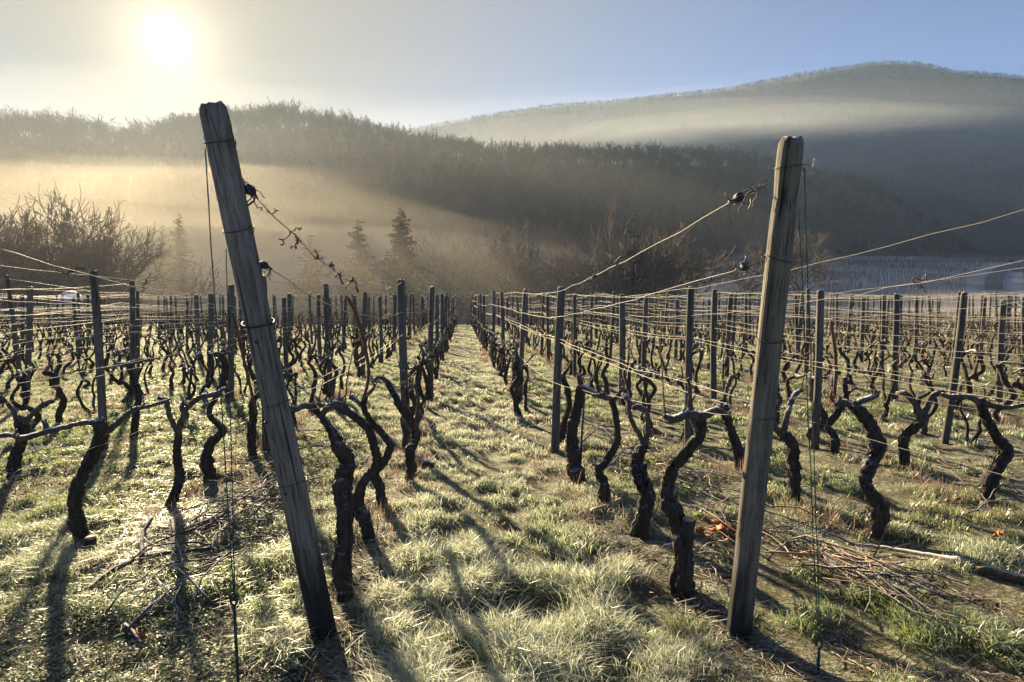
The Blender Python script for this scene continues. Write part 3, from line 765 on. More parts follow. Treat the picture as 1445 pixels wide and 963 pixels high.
# ------------------------------------------------------------------ wires along the rows
WPOLY = []
WIRES = [(.985, 'top'), (.815, 'upper'), (.69, 'middle'), (.665, 'lower middle'), (.43, 'bottom')]
def wire_obj(P, r, label, group='frosted trellis wires', mat=None, sides=4, name='trellis_wire'):
    m = MB(); m.tube(P, r, sides, True)
    o = link(name, m.mesh(name, mat or M_wire)); return tag(o, label, 'wire', group)
def sagline(A, B, n, sag, g, wob=.004):
    t = np.linspace(0, 1, n)[:, None]; P = A + (B - A) * t; P[:, 2] -= (sag * 4 * t * (1 - t))[:, 0]
    w = g.normal(0, wob, (n, 3)); w[0] = w[-1] = 0; return P + w
for k in [s * i for i in range(1, NROW + 1) for s in (-1, 1)]:
    g = np.random.default_rng(700 + k)
    for wi, (f, nm) in enumerate(WIRES):
        if (abs(k) > 7 and wi == 1) or (abs(k) > 3 and wi == 3): continue
        if abs(k) > 13 and wi == 2: continue
        side = -1 if g.random() < .5 else 1
        pts = []
        for (d, x, z, h, lx, ly, vis) in POSTS[k]:
            f2 = f - .02 * (wi == 0) * g.random() + g.normal(0, .006)
            pts.append(np.array((x + lx * h * f2 + side * .045, d + ly * h * f2 - .0, z + h * f2)))
        P0 = []
        # first span, from the row's end post
        if abs(k) == 1:
            b, t, r0, r1, L, _o = END[k]
            fr = {0: on_post(k, 258 if k < 0 else 252), 1: on_post(k, 370 if k < 0 else 366), 2: .52, 3: .50, 4: on_post(k, 588)}[wi]
            S = b + (t - b) * fr + np.array((.05 * (1 if k < 0 else -1), .02, 0))
        else:
            xe = rowx(k, 3.3); zz_ = gz(xe, 3.3); S = np.array((xe, 3.3 - .35 * f, zz_ + (2.1 if wi == 0 else 1.85 if wi == 1 else h * f * 1.02)))
        seq = [S] + pts
        allp = []
        for j in range(len(seq) - 1):
            A, B = seq[j], seq[j + 1]
            if not (inframe(A[0], A[1], 3.0) or inframe(B[0], B[1], 3.0)): continue
            n = 14 if j == 0 else max(4, 9 - j)
            sg = (.05 if wi < 2 else .03) if j == 0 else abs(g.normal(.015, .012))
            if abs(k) == 1 and wi < 2 and j == 0: sg = (.21 if wi == 0 else .13) if k < 0 else .03
            seg = sagline(A, B, n, sg, g, .005 if j < 3 else .003)
            allp.append(seg if not allp else seg[1:])
        if not allp: continue
        allp = np.concatenate(allp)
        if abs(k) <= 6: WPOLY.append(allp)
        dd = allp[:, 1]; r = np.interp(dd, [3, 7, 14, 40], [.0015, .0017, .0020, .0030]) * (1.15 if wi < 4 else .8) * (1.5 if k == -1 and wi < 2 else 1)
        dark = k == -1 and wi < 2
        wire_obj(allp, r, '%s frosted wire of the %s' % (nm, rowname(k)), mat=M_wire, sides=5 if abs(k) < 4 else 4)

dense = np.concatenate([np.concatenate([p[i] + (p[i + 1] - p[i]) * np.linspace(0, 1, 24)[:, None] for i in range(len(p) - 1)]) for p in WPOLY])
dense = dense[dense[:, 1] > 2.4]
def to_px(p):
    y = p[:, 1] * cp - (p[:, 2] - EYE) * sp; z = p[:, 1] * sp + (p[:, 2] - EYE) * cp
    return np.stack([722.5 + F * p[:, 0] / y, 481.5 - F * z / y], -1)
dense_px = to_px(dense)
def on_wire(u, v, d):
    return dense[np.argmin(np.hypot(dense_px[:, 0] - u, dense_px[:, 1] - v) + np.abs(dense[:, 1] - d) * 2.5)]
# ------------------------------------------------------------------ wire tensioners, tendrils, red clips, stays
M_zinc = mat_plain('blue_black_tensioner', (.05, .055, .065), .4, .6, .2)
M_blue = mat_plain('blue_paint', (.05, .16, .38), .4)
def wobble(p, g, n, step, down=.6):
    P = [np.array(p, float)]; d = g.normal(0, 1, 3)
    for i in range(n):
        d = d * .6 + g.normal(0, .8, 3) + np.array((0, 0, -down)); P.append(P[-1] + d / np.linalg.norm(d) * step)
    return P
def tensioner(u, v, d, ang, label, size=.022, blue=False, seed=1):
    g = np.random.default_rng(seed); c = on_wire(u, v, d); o = thing('wire_tensioner', label, 'wire tensioner', c)
    ax = np.array((math.cos(ang), 0, math.sin(ang))); nz = np.array((-math.sin(ang), 0, math.cos(ang)))
    m = MB(); m.tube([-ax * size * .1 + np.array((0, -size, 0)), np.array((0, size, 0))], [size * .55] * 2, 12); link('spool', m.mesh('spool', M_zinc), o)
    m = MB()
    for s_ in (-1, 1):
        q = np.array((0, s_ * size * 1.1, 0)); m.tube([q - ax * size * 1.6, q, q + ax * size * 1.6], [size * .12, size * .42, size * .14], 8)
    link('bracket', m.mesh('bracket', M_zinc), o)
    m = MB()
    aa = np.linspace(0, 5 * 2 * math.pi, 70); m.tube(np.stack([aa * 0 + np.cos(aa) * size * .7, np.linspace(-size * .8, size * .8, 70), np.sin(aa) * size * .7], -1), size * .13, 5)
    link('wound_wire', m.mesh('wound_wire', M_dark), o)
    m = MB(); m.tube([-ax * size * 1.4, -ax * size * 1.8 + nz * size * .4, -ax * size * 1.8 + nz * size * 1.7], size * .15, 6); link('lever', m.mesh('lever', M_dark), o)
    if blue: m = MB(); m.box(nz * size * 1.02, (size * 1.1, size * 1.3, size * .35), Matrix.Rotation(-ang, 3, 'Y')); link('blue_plate', m.mesh('blue_plate', M_blue, False), o)
    # twisted link towards the post
    m = MB(); aa = np.linspace(0, 22, 50)
    s_ = np.linspace(size * 1.2, size * 5.2, 50)
    for ph in (0, math.pi): m.tube(ax * s_[:, None] + nz * (np.cos(aa + ph) * size * .17)[:, None] + np.stack([aa * 0, np.sin(aa + ph) * size * .17, aa * 0], -1), size * .09, 5)
    link('twisted_link', m.mesh('twisted_link', M_dark), o)
    for _ in range(6):
        m = MB(); m.tube(wobble(ax * size * g.uniform(-1.2, 3.4), g, 8, size * g.uniform(.35, .75), .35), size * .09, 4); link('loose_wire_end', m.mesh('loose_wire_end', M_dark), o)
tensioner(352, 267, 2.84, math.radians(125), 'dark wire tensioner on the upper wire beside the left leaning post', .026, seed=3)
tensioner(372, 376, 2.92, math.radians(150), 'small dark wire tensioner on the lower wire beside the left leaning post', .020, seed=4)
tensioner(1044, 283, 2.80, math.radians(25), 'tangled dark wire tensioner on the upper wire beside the right leaning post', .026, seed=5)
tensioner(1050, 379, 2.92, math.radians(20), 'blue-topped wire tensioner on the lower wire beside the right leaning post', .020, True, seed=6)
M_tendril = mat_plain('dried_tendril', (.07, .05, .038), .8, frost=.3)
for i, (u, v, d, n, lab) in enumerate([(405, 331, 3.4, 16, 'dried vine tendril tangled on the upper left wire near the post'), (413, 341, 3.5, 12, 'small dried tendril just below the tangled one on the upper left wire'),
        (447, 363, 4.2, 8, 'tiny dried tendril halfway along the upper left wire'), (498, 393, 5.6, 9, 'dried tendril hanging near the far end of the upper left wire'), (1066, 283, 2.8, 18, 'long dried tendril hanging from the upper wire beside the right post'),
        (385, 300, 3.1, 6, 'first tiny dried knot on the upper left wire after the tensioner'), (466, 375, 4.6, 7, 'dried knot just right of the halfway tendril on the upper left wire'), (480, 384, 5.0, 6, 'dried knot left of the far hanging tendril on the upper left wire'),
        (1080, 275, 2.8, 12, 'knotted dried tendril on the twisted wire at the right post'), (1292, 411, 5.5, 18, 'tangle of dried tendrils on a wire in front of the far road'), (870, 372, 5.4, 7, 'tiny dried tendril on the sloping upper right wire'),
        (840, 392, 6.3, 7, 'tiny dried tendril near the lower end of the sloping upper right wire'), (210, 383, 6.0, 9, 'dried tendril hanging from the sloping wire left of the left post'), (90, 388, 6.5, 10, 'dried tendril on a wire below the shed roof')]):
    g = np.random.default_rng(50 + i); c = on_wire(u, v, d); m = MB(); st = .0095 * d / 2.8
    m.tube(wobble((0, 0, 0), g, n, st, .75 if 'hang' in lab else .15), .0032 * d / 2.8, 4); m.tube(wobble((0, 0, 0), g, n // 2, st, .3), .0027 * d / 2.8, 4)
    m.tube(wobble((.01, 0, .0), g, n // 2, st, .0), .0026 * d / 2.8, 4)
    o = link('dried_tendril', m.mesh('dried_tendril', M_tendril), None, c); tag(o, lab, 'tendril', 'dried tendrils on the wires')
M_red = mat_plain('red_plastic', (.55, .05, .03), .4)
def nearest_post_name(u): return 'left of the aisle' if u < 650 else 'right of the aisle'
CLIPS = [(418, 474, 8), (451, 466, 8.5), (466, 468, 8), (495, 470, 8), (536, 471, 8), (179, 479, 8), (185, 457, 9), (209, 482, 9), (84, 490, 9), (773, 461, 11), (817, 466, 10), (883, 473, 8.5), (921, 469, 8.5), (963, 476, 8), (1142, 482, 6), (1178, 477, 7.5), (1284, 480, 7), (1330, 483, 7), (1269, 499, 7), (1309, 502, 7), (1437, 486, 7)]
for i, (u, v, d) in enumerate(sorted(CLIPS)):
    g = np.random.default_rng(i); aa = np.linspace(.6, 5.6, 12); m = MB(); s_ = .010 * d / 7
    m.tube(np.stack([np.cos(aa) * s_ * .8, aa * .001, np.sin(aa) * s_ * 1.5], -1), s_ * .42, 6); o = link('wire_clip', m.mesh('wire_clip', M_red), None, on_wire(u, v, d), (0, g.uniform(-.5, .5), g.uniform(-.6, .6)))
    if u < 650: lab = 'small red plastic clip, %s from the left among those left of the aisle' % ordinal(i)
    else: lab = 'small red plastic clip, %s from the left among those right of the aisle' % ordinal(i - sum(1 for c in CLIPS if c[0] < 650))
    tag(o, lab, 'clip', 'red clips on the wires')
M_green = mat_plain('green_coated_wire', (.03, .075, .05), .5)
M_rod = mat_plain('anchor_rod_steel', (.035, .05, .048), .55, .5, .15)
def stay(P, r, label):
    g = np.random.default_rng(len(label)); P = np.array(P); Q = spline(P, 30) if len(P) > 2 else sagline(P[0], P[1], 20, .006, g, .001)
    m = MB(); m.tube(Q, r, 6); tag(link('stay_wire', m.mesh('stay_wire', M_green)), label, 'wire', 'stay wires of the end posts')
def anchor(eye, foot, label, hook=False):
    o = thing('ground_anchor', label, 'ground anchor', eye); f = np.array(foot) - np.array(eye); f = f * 1.02
    m = MB(); m.tube([f * .0 + (0, 0, -.025), f * .5, f], .0065, 8); link('rod', m.mesh('rod', M_rod), o)
    aa = np.linspace(0, 2 * math.pi if not hook else 5.2, 24); m = MB()
    m.tube(np.stack([np.cos(aa - 1.57) * .013, aa * 0, np.sin(aa - 1.57) * .024], -1) + (0, 0, 0), .0048, 7); link('eye', m.mesh('eye', M_rod), o)
dA = 2.62; EA = at(330, 846, dA); FA = np.array((EA[0] - .0, dA + .03, gz(EA[0], dA) - .1))
anchor(EA, FA, 'steel anchor rod with an eye at the left edge of the leaning left post')
b, t = END[-1][:2]
pA = b + (t - b) * on_post(-1, 212) + np.array((-.055, -.02, 0)); pB = b + (t - b) * on_post(-1, 352) + np.array((-.058, -.02, 0))
mid = at(321, 410, 2.66)
stay([pA, EA + (0, 0, .018)], .0026, 'longer green stay wire from the top of the left post to its anchor rod')
stay([pB, EA + (.004, 0, .018)], .0022, 'shorter green stay wire from the middle of the left post to its anchor rod')
dB = 2.86; EB = at(1156, 908, dB); FB = np.array((EB[0] + .01, dB + .02, gz(EB[0], dB) - .25))
anchor(EB, FB, 'dark steel hook anchor in the grass at the right post', True)
b, t = END[1][:2]
stay([b + (t - b) * on_post(1, 240) + np.array((.05, -.03, 0)), EB + (.004, 0, .02)], .0024, 'green stay wire right of the pair at the right post')
stay([b + (t - b) * on_post(1, 300) + np.array((.048, -.035, 0)), EB + (-.006, 0, .02)], .0024, 'green stay wire left of the pair at the right post')
# thin prop stake beside a vine
P = gpix(817, 676); Q = at(825, 552, P[1] - .02); m = MB(); m.tube([P - (0, 0, .1), (P + Q) / 2, Q], .011, 8, True, .05, rng)
tag(link('support_stake', m.mesh('support_stake', M_end[1])), 'thin greenish stake beside the stout upright vine right of the aisle', 'stake')
P = gpix(325, 563)
# ------------------------------------------------------------------ grass
def row_dist(x, d):
    """distance to the nearest vine row, as a fraction of the half spacing (0 at the row)"""
    a = np.abs(((x + .068 * d + .64) / 1.53) - np.round((x + .068 * d + .64) / 1.53))
    fan = .40 * np.exp(-(d - 3.24) / 1.7)
    q = (x + .082 * d - .92 - fan) / 1.53; b = np.abs(q - np.round(q))
    mid = (x > -(.64 + .068 * d)) & (x < .92 - .082 * d + fan)
    t = (x + .64 + .068 * d) / np.maximum(1.56 - .014 * d + fan, .3)
    c = np.minimum(t, 1 - t)
    return np.where(mid, c, np.where(x < 0, a, b)) * 2
def scatter_xy(n, d0, d1, p=1.0, m=.84, seed=1):
    g = np.random.default_rng(seed); u = g.random(n)
    if p == 1.0: d = d0 * (d1 / d0) ** u
    else: d = (d0 ** (1 - p) + u * (d1 ** (1 - p) - d0 ** (1 - p))) ** (1 / (1 - p))
    x = g.uniform(-1, 1, n) * (m * d + .8)
    return x, d
def bare(x, y):
    """1 where the soil shows between the plants"""
    s = fbm(x * 1.3 + 3, y * 1.3, 55, 3); rd = row_dist(x, y); aisle = np.abs(x + .075 * y - .14) < .8
    b = sst(.46, .60, s) * np.where(aisle, .10, .60)
    return np.clip(b + (1 - sst(.05, .30, rd)) * .35, 0, 1)
def blades(name, n_clump, per, d0, d1, seed, hmul=1.0, label=''):
    g = np.random.default_rng(seed)
    cx, cy_ = scatter_xy(n_clump, d0, d1, 1.25, .84, seed)
    tus = sst(.30, .52, fbm(cx * 4.5, cy_ * 4.5, 9, 2)); keep = (g.random(n_clump) > bare(cx, cy_) * .88) & (g.random(n_clump) < .40 + .6 * tus); cx, cy_, tus = cx[keep], cy_[keep], tus[keep]; nc = len(cx)
    aisle = sst(1.05, .65, np.abs(cx + .075 * cy_ - .14))
    tall = sst(.42, .66, fbm(cx * 1.1 + 7, cy_ * 1.1, 71, 3))
    fore = sst(6.5, 3.2, cy_)
    ch = (.026 + .034 * g.random(nc) + 0.052 * tall * (.35 + .65 * fore) + .025 * aisle * fore) * (.7 + .5 * tus) * hmul * (1 + .006 * cy_)
    straw = sst(.50, .66, fbm(cx * .8, cy_ * .8 + 31, 88, 3)) * .32 + .40 * (1 - sst(.1, .45, row_dist(cx, cy_)))
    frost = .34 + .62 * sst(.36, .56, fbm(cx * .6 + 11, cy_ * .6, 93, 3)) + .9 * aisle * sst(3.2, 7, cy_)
    N_ = nc * per
    ci = np.repeat(np.arange(nc), per)
    sp = (.018 + .03 * g.random(nc)) * (1 + .05 * cy_)
    bx = cx[ci] + g.normal(0, 1, N_) * sp[ci]; by = cy_[ci] + g.normal(0, 1, N_) * sp[ci]
    h = ch[ci] * g.uniform(.45, 1.25, N_)
    wd = (.0013 + .0010 * g.random(N_)) * np.maximum(1, (by / 3.0)) ** .85 * (1 + .5 * tall[ci])
    az = g.uniform(0, 2 * math.pi, N_); lean = np.abs(g.normal(.75, .45, N_))
    clean = g.uniform(0, 2 * math.pi, nc)[ci]
    dx = np.cos(az) * lean + np.cos(clean) * .45; dy = np.sin(az) * lean + np.sin(clean) * .45
    z0 = ground(bx, by) - .004
    fa = az + g.normal(0, .8, N_) + math.pi / 2; wx, wy = np.cos(fa) * wd, np.sin(fa) * wd
    B = np.stack([bx, by, z0], -1); W = np.stack([wx, wy, 0 * wx], -1)
    M = B + np.stack([dx * h * .35, dy * h * .35, h * .62], -1)
    droop = np.clip(1.0 - .28 * lean, .35, 1.0)
    T = B + np.stack([dx * h, dy * h, h * droop], -1)
    V = np.stack([B - W, B + W, M + W * .85, M - W * .85, T], 1).reshape(-1, 3)
    o = np.arange(N_)[:, None] * 5
    q = o + np.array([[0, 1, 2, 3]]); t = o + np.array([[3, 2, 4]])
    green = np.array((.07, .135, .014)); green2 = np.array((.21, .285, .034)); strw = np.array((.30, .235, .14)); ice = np.array((.93, .92, .86))
    r1 = g.random((N_, 1)); st = (g.random(N_) < straw[ci])[:, None]
    base = np.where(st, strw * (.7 + .5 * r1), green * (1 - r1) + green2 * r1)
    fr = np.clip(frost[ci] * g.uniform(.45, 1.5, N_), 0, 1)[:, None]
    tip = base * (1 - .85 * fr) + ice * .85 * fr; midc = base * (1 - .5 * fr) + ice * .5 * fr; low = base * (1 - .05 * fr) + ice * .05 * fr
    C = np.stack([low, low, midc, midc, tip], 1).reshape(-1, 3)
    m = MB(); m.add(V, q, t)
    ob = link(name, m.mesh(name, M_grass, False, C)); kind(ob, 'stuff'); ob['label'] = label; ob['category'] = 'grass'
    return N_
M_grass = mat_leafy('frosted_grass_blade', .55, .07, .4)
n = blades('frosted_grass', GRASS_CLUMPS, 16, 2.15, 41, 11, 1.0, 'frosted pale green and straw grass between the vine rows')
print('blades', n)
# ------------------------------------------------------------------ chickweed and clover mats
def mats(name, n, seed, label):
    g = np.random.default_rng(seed)
    x, d = scatter_xy(n, 2.2, 16, 1.5, .86, seed)
    a = sst(.36, .52, fbm(x * 1.0 + 40, d * 1.0 + 8, 123, 3)); left = sst(-.25, -.55, x / d * 1.33); right = sst(.85, 1.25, x / d * 1.33) * sst(3.0, 4.2, d)
    aisle = np.abs(x + .075 * d - .14) < .85
    keep = g.random(n) < np.where(aisle, .10, np.clip(.25 + .9 * left + .6 * right, 0, 1)) * (.25 + .75 * a); x, d = x[keep], d[keep]; n = len(x)
    per = 12; ci = np.repeat(np.arange(n), per); N_ = n * per
    r = np.abs(g.normal(0, .022, N_)) + .004; az = g.uniform(0, 6.283, N_)
    hgt = .012 + .045 * sst(.3, .7, fbm(x * 3, d * 3, 5, 2))
    px, py = x[ci] + np.cos(az) * r, d[ci] + np.sin(az) * r
    pz = ground(px, py) + hgt[ci] * np.exp(-(r / .03) ** 2) + g.uniform(.002, .022, N_)
    s = (.0040 + .0045 * g.random(N_)) * np.maximum(1, py / 4) ** .6
    a2 = az + g.normal(0, .7, N_); tl = g.normal(.25, .35, N_)
    D = np.stack([np.cos(a2) * np.cos(tl), np.sin(a2) * np.cos(tl), np.sin(tl)], -1); Sd = np.stack([-np.sin(a2), np.cos(a2), g.normal(0, .3, N_)], -1)
    P = np.stack([px, py, pz], -1); s = s[:, None]
    V = np.stack([P - D * s * 1.1, P + Sd * s * .75 + D * s * .1, P + D * s * 1.2, P - Sd * s * .75 + D * s * .1], 1).reshape(-1, 3)
    q = np.arange(N_ * 4).reshape(-1, 4)
    k = g.random((N_, 1)); base = np.array((.06, .115, .014)) * (1 - k) + np.array((.17, .22, .03)) * k
    fr = np.clip(g.normal(.52, .3, (N_, 1)), 0, 1); ice = np.array((.66, .68, .60))
    cen = base * (1 - .3 * fr) + ice * .3 * fr; ed = base * (1 - .75 * fr) + ice * .75 * fr
    C = np.stack([cen, ed, ed, ed], 1).reshape(-1, 3)
    m = MB(); m.add(V, q); ob = link(name, m.mesh(name, M_leaf, False, C)); kind(ob, 'stuff'); ob['label'] = label; ob['category'] = 'ground cover'
    print('mats', N_)
M_leaf = mat_leafy('frosted_small_leaf', .40, .04, .45)
mats('frosted_chickweed', MAT_N, 31, 'low frosted chickweed mats on the soil beside the vines')
# ------------------------------------------------------------------ dead weeds standing along the vine rows
def weeds(name, n, seed, label):
    g = np.random.default_rng(seed); d = 4.5 * (36 / 4.5) ** g.random(n); kk = g.integers(1, 14, n) * g.choice((-1, 1), n)
    x = np.array([rowx(int(k), float(y)) for k, y in zip(kk, d)]) + g.normal(0, .16, n)
    ok = (np.abs(x) < .8 * d) & (fbm(x * .7, d * .7, 17, 3) > .42); x, d = x[ok], d[ok]; n = len(x); per = 22; N_ = n * per; ci = np.repeat(np.arange(n), per)
    bx, by = x[ci] + g.normal(0, .05, N_), d[ci] + g.normal(0, .05, N_); h = g.uniform(.05, .20, N_) * g.uniform(.5, 1.2, n)[ci]; a = g.uniform(0, 6.283, N_); ln = np.abs(g.normal(.5, .4, N_))
    w_ = .0011 * np.maximum(1, by / 3.5); z0 = ground(bx, by); fa = a + 1.57 + g.normal(0, .6, N_)
    B = np.stack([bx, by, z0], -1); W = np.stack([np.cos(fa) * w_, np.sin(fa) * w_, 0 * w_], -1); T = B + np.stack([np.cos(a) * ln * h, np.sin(a) * ln * h, h * np.clip(1.1 - .4 * ln, .3, 1)], -1); M = (B + T) / 2 + np.stack([0 * h, 0 * h, h * .12], -1)
    V = np.stack([B - W, B + W, M + W, M - W, T], 1).reshape(-1, 3); o = np.arange(N_)[:, None] * 5; k = g.random((N_, 1))
    c = np.array((.20, .12, .085)) * (1 - k) + np.array((.38, .28, .20)) * k; tip = c * .55 + np.array((.75, .70, .66)) * .45
    m = MB(); m.add(V, o + [[0, 1, 2, 3]], o + [[3, 2, 4]]); ob = link(name, m.mesh(name, M_leaf, False, np.stack([c, c, c, c, tip], 1).reshape(-1, 3))); kind(ob, 'stuff'); ob['label'] = label; ob['category'] = 'weeds'
weeds('dry_weeds', 2600, 41, 'pinkish brown dead weeds standing along the feet of the vines')
# ------------------------------------------------------------------ straw and twig litter
def litter(name, n, seed, label):
    g = np.random.default_rng(seed); x, d = scatter_xy(n, 2.3, 26, 1.4, .84, seed)
    keep = g.random(n) < .08 + .8 * bare(x, d); x, d = x[keep], d[keep]; n = len(x)
    L_ = g.uniform(.03, .16, n); az = g.uniform(0, 6.283, n); w_ = (.0012 + .0022 * g.random(n)) * np.maximum(1, d / 3.5) ** .8
    z = ground(x, d) + g.uniform(.002, .02, n); tl = g.normal(.05, .2, n)
    D = np.stack([np.cos(az), np.sin(az), tl], -1) * L_[:, None]; W = np.stack([-np.sin(az), np.cos(az), 0 * az], -1) * w_[:, None]; U = np.stack([0 * az, 0 * az, w_ * 1.2], -1)
    P = np.stack([x, d, z], -1); bend = np.stack([g.normal(0, .15, n) * L_, g.normal(0, .15, n) * L_, np.abs(g.normal(0, .08, n)) * L_], -1)
    V = np.stack([P - W, P + U, P + W, P + D * .5 + bend - W, P + D * .5 + bend + U, P + D * .5 + bend + W, P + D], 1).reshape(-1, 3)
    o = np.arange(n)[:, None] * 7
    q = np.concatenate([o + [[0, 1, 4, 3]], o + [[1, 2, 5, 4]]]); t = np.concatenate([o + [[3, 4, 6]], o + [[4, 5, 6]]])
    k = g.random((n, 1)); c = np.array((.10, .065, .04)) * (1 - k) + np.array((.36, .28, .19)) * k
    f = (g.random((n, 1)) < .35) * .5; c = c * (1 - f) + np.array((.7, .7, .68)) * f
    C = np.repeat(c, 7, 0); m = MB(); m.add(V, q, t); ob = link(name, m.mesh(name, M_leaf, True, C)); kind(ob, 'stuff'); ob['label'] = label; ob['category'] = 'litter'
litter('dry_litter', 42000, 77, 'dry straw and twig litter on the bare soil under the vines')

# ------------------------------------------------------------------ heaps of pruned canes
M_cane = mat_bark('frosted_pruned_cane', (.055, .040, .033), (.17, .13, .105), .6, 0)
M_tan = mat_plain('fresh_tan_cane', (.34, .15, .055), .6, frost=.35)
def cane_heap(a, b, n, width, label, group, seed, tan=0.0, ln=(.45, 1.0), height=.16, along=.45):
    g = np.random.default_rng(seed); A, B = gpix(*a), gpix(*b); ax = (B - A)[:2]; ax /= np.linalg.norm(ax); nx = np.array((-ax[1], ax[0]))
    for i in range(n):
        t = g.random(); c = A[:2] + (B - A)[:2] * t + nx * g.normal(0, width); l = g.uniform(*ln); an = math.atan2(ax[1], ax[0]) + g.normal(0, along) + (math.pi if g.random() < .5 else 0)
        pile = height * math.exp(-(np.dot(c - A[:2], nx) / width / 1.6) ** 2) * g.random()
        P = []; d = np.array((math.cos(an), math.sin(an)))
        p = c - d * l / 2; nk = 8; arch = g.uniform(.0, .10) * l; end = g.normal(0, .03)
        for k in range(nk + 1):
            f = k / nk; P.append((p[0], p[1], gz(p[0], p[1]) + .03 + pile + arch * math.sin(math.pi * f) + max(0, end) * f + g.normal(0, .004)))
            an += g.normal(0, .20); p = p + np.array((math.cos(an), math.sin(an))) * l / nk
        P = np.array(P); o0 = P[nk // 2].copy(); P -= o0
        m = MB(); r = g.uniform(.0032, .0062); m.tube(P, np.linspace(r * 1.15, r * .55, nk + 1), 6, True, .10, g)
        for _ in range(g.integers(0, 3)):       # side twigs
            j = g.integers(2, nk); tw = P[j] - P[j - 1]; tw = tw / np.linalg.norm(tw) + g.normal(0, .5, 3); tw[2] = abs(tw[2]) * .5; s_ = g.uniform(.05, .16)
            m.tube([P[j], P[j] + tw * s_ * .5, P[j] + tw * s_ + g.normal(0, .01, 3)], [r * .6, r * .5, r * .3], 5, True)
        is_tan = g.random() < tan
        o = link('pruned_cane', m.mesh('pruned_cane', M_tan if is_tan else M_cane), None, o0); tag(o, label if not is_tan else label.replace('grey-brown', 'orange-tan'), 'cane', group)
cane_heap((190, 880), (390, 700), 78, .13, 'grey-brown pruned cane in the heap left of the leaning left post', 'canes heaped left of the left post', 1, .04, (.35, .9), .16)
cane_heap((385, 690), (480, 630), 34, .16, 'grey-brown pruned cane in the heap behind the leaning left post', 'canes heaped behind the left post', 2, .02)
cane_heap((1100, 760), (1300, 880), 52, .085, 'grey-brown pruned cane in the heap right of the right post', 'canes heaped right of the right post', 3, .22, (.4, .9), .16, .42)
cane_heap((840, 620), (1000, 715), 46, .13, 'grey-brown pruned cane in the heap behind the thick mossy vine', 'canes heaped behind the thick mossy vine', 4, .15)
cane_heap((1000, 715), (1075, 765), 12, .10, 'grey-brown pruned cane between the mossy vine and the right post', 'canes by the dead leaves', 5, .2)
cane_heap((1320, 655), (1445, 735), 14, .16, 'grey-brown pruned cane at the far right edge under the zigzag vine', 'canes at the right edge', 6, .1)
cane_heap((0, 700), (95, 650), 12, .14, 'grey-brown pruned cane at the far left edge under the bushy vine', 'canes at the left edge', 7)
def traced(name, tr, lab, cat, mat, bump=.12, lift=.0, forks=()):
    P = []
    for (u, v, w_) in tr: p = gpix(u, v); P.append((p[0], p[1], p[2] + lift + w_ / 2 / F * p[1], w_ / 2.6 / F * p[1]))
    P = np.array(P); o0 = np.array((*P[0][:3], 0)); m = MB(); g = np.random.default_rng(len(lab)); gnarl(m, P - o0, g, 8, .03, bump)
    for f in forks:
        q = np.array([(*(np.array(gpix(u, v)) + (0, 0, lift + hh)), w_ / 2 / F * P[0][1]) for u, v, w_, hh in f]); gnarl(m, q - o0, g, 6, .03, bump)
    return tag(link(name, m.mesh(name, mat), None, o0[:3]), lab, cat)
traced('fallen_branch', [(128, 840, 7), (150, 822, 9), (180, 806, 8), (220, 794, 8), (262, 788, 7), (310, 782, 6)], 'long pale curved branch on the grass left of the anchor rod', 'branch', M_cane, .15, .03, [[(200, 800, 8, .03), (202, 785, 7, .10), (216, 770, 6, .16)], [(245, 792, 7, .03), (247, 775, 7, .08), (243, 762, 8, .12)]])
traced('fallen_branch', [(176, 893, 6), (200, 880, 8), (216, 858, 8), (220, 840, 5)], 'short bent pale branch near the bottom left corner', 'branch', M_cane, .15, .02, [[(176, 893, 6, .02), (190, 905, 6, .01), (200, 918, 5, .01)]])
traced('fallen_stick', [(817, 730, 8), (845, 722, 8), (876, 710, 9)], 'short pale broken stick at the foot of the slender curved vine', 'stick', M_cut, .08)
traced('wooden_batten', [(1196, 773, 5), (1240, 778, 7), (1300, 789, 9), (1358, 799, 11)], 'long frosted wooden batten lying on the grass at the right', 'batten', mat_plain('frosted_batten', (.36, .32, .28), .8, frost=.7), .03, .012)
traced('old_log', [(1377, 808, 10), (1400, 812, 14), (1428, 822, 16), (1470, 832, 17)], 'rough brown split log lying at the right edge', 'log', mat_bark('old_brown_log', (.06, .04, .025), (.2, .13, .08), .7, .1), .22, .0)
traced('vine_offcut', [(585, 652, 6), (600, 658, 9), (612, 662, 8)], 'knobbly frosted vine offcut on the ground at the aisle edge', 'offcut', M_arm, .25, .01)
# tall dead stem in the right heap, long upright shoot by the left row
P = gpix(1208, 822); Q = at(1252, 742, P[1] - .02); m = MB(); m.tube(spline([P, (P + Q) / 2 + (.015, 0, -.01), Q], 10), np.linspace(.006, .003, 10), 6, True, .1, rng); tag(link('dead_weed', m.mesh('dead_weed', M_cane)), 'single dark stem standing up out of the heap right of the right post', 'stem')
for tr, lab, d in (([(512, 562, 6), (520, 530, 5), (515, 490, 6), (503, 445, 6), (489, 418, 5)], 'long red-brown shoot rising above the vines left of the aisle', 4.6), ([(1176, 560, 5), (1180, 520, 4), (1176, 480, 4), (1172, 452, 3)], 'dark upright shoot beside the pale post right of the right post', 6.0), ([(362, 582, 4), (352, 540, 4), (340, 490, 4), (328, 440, 4)], 'long thin shoot leaning against the left post', 5.5)):
    q = np.array([(*at(u, v, d), w_ / 2 / F * d) for u, v, w_ in tr]); q[0, 2] -= .02; m = MB(); gnarl(m, q, np.random.default_rng(3), 7, .04, .1); tag(link('vine_shoot', m.mesh('vine_shoot', M_shoot)), lab, 'shoot')
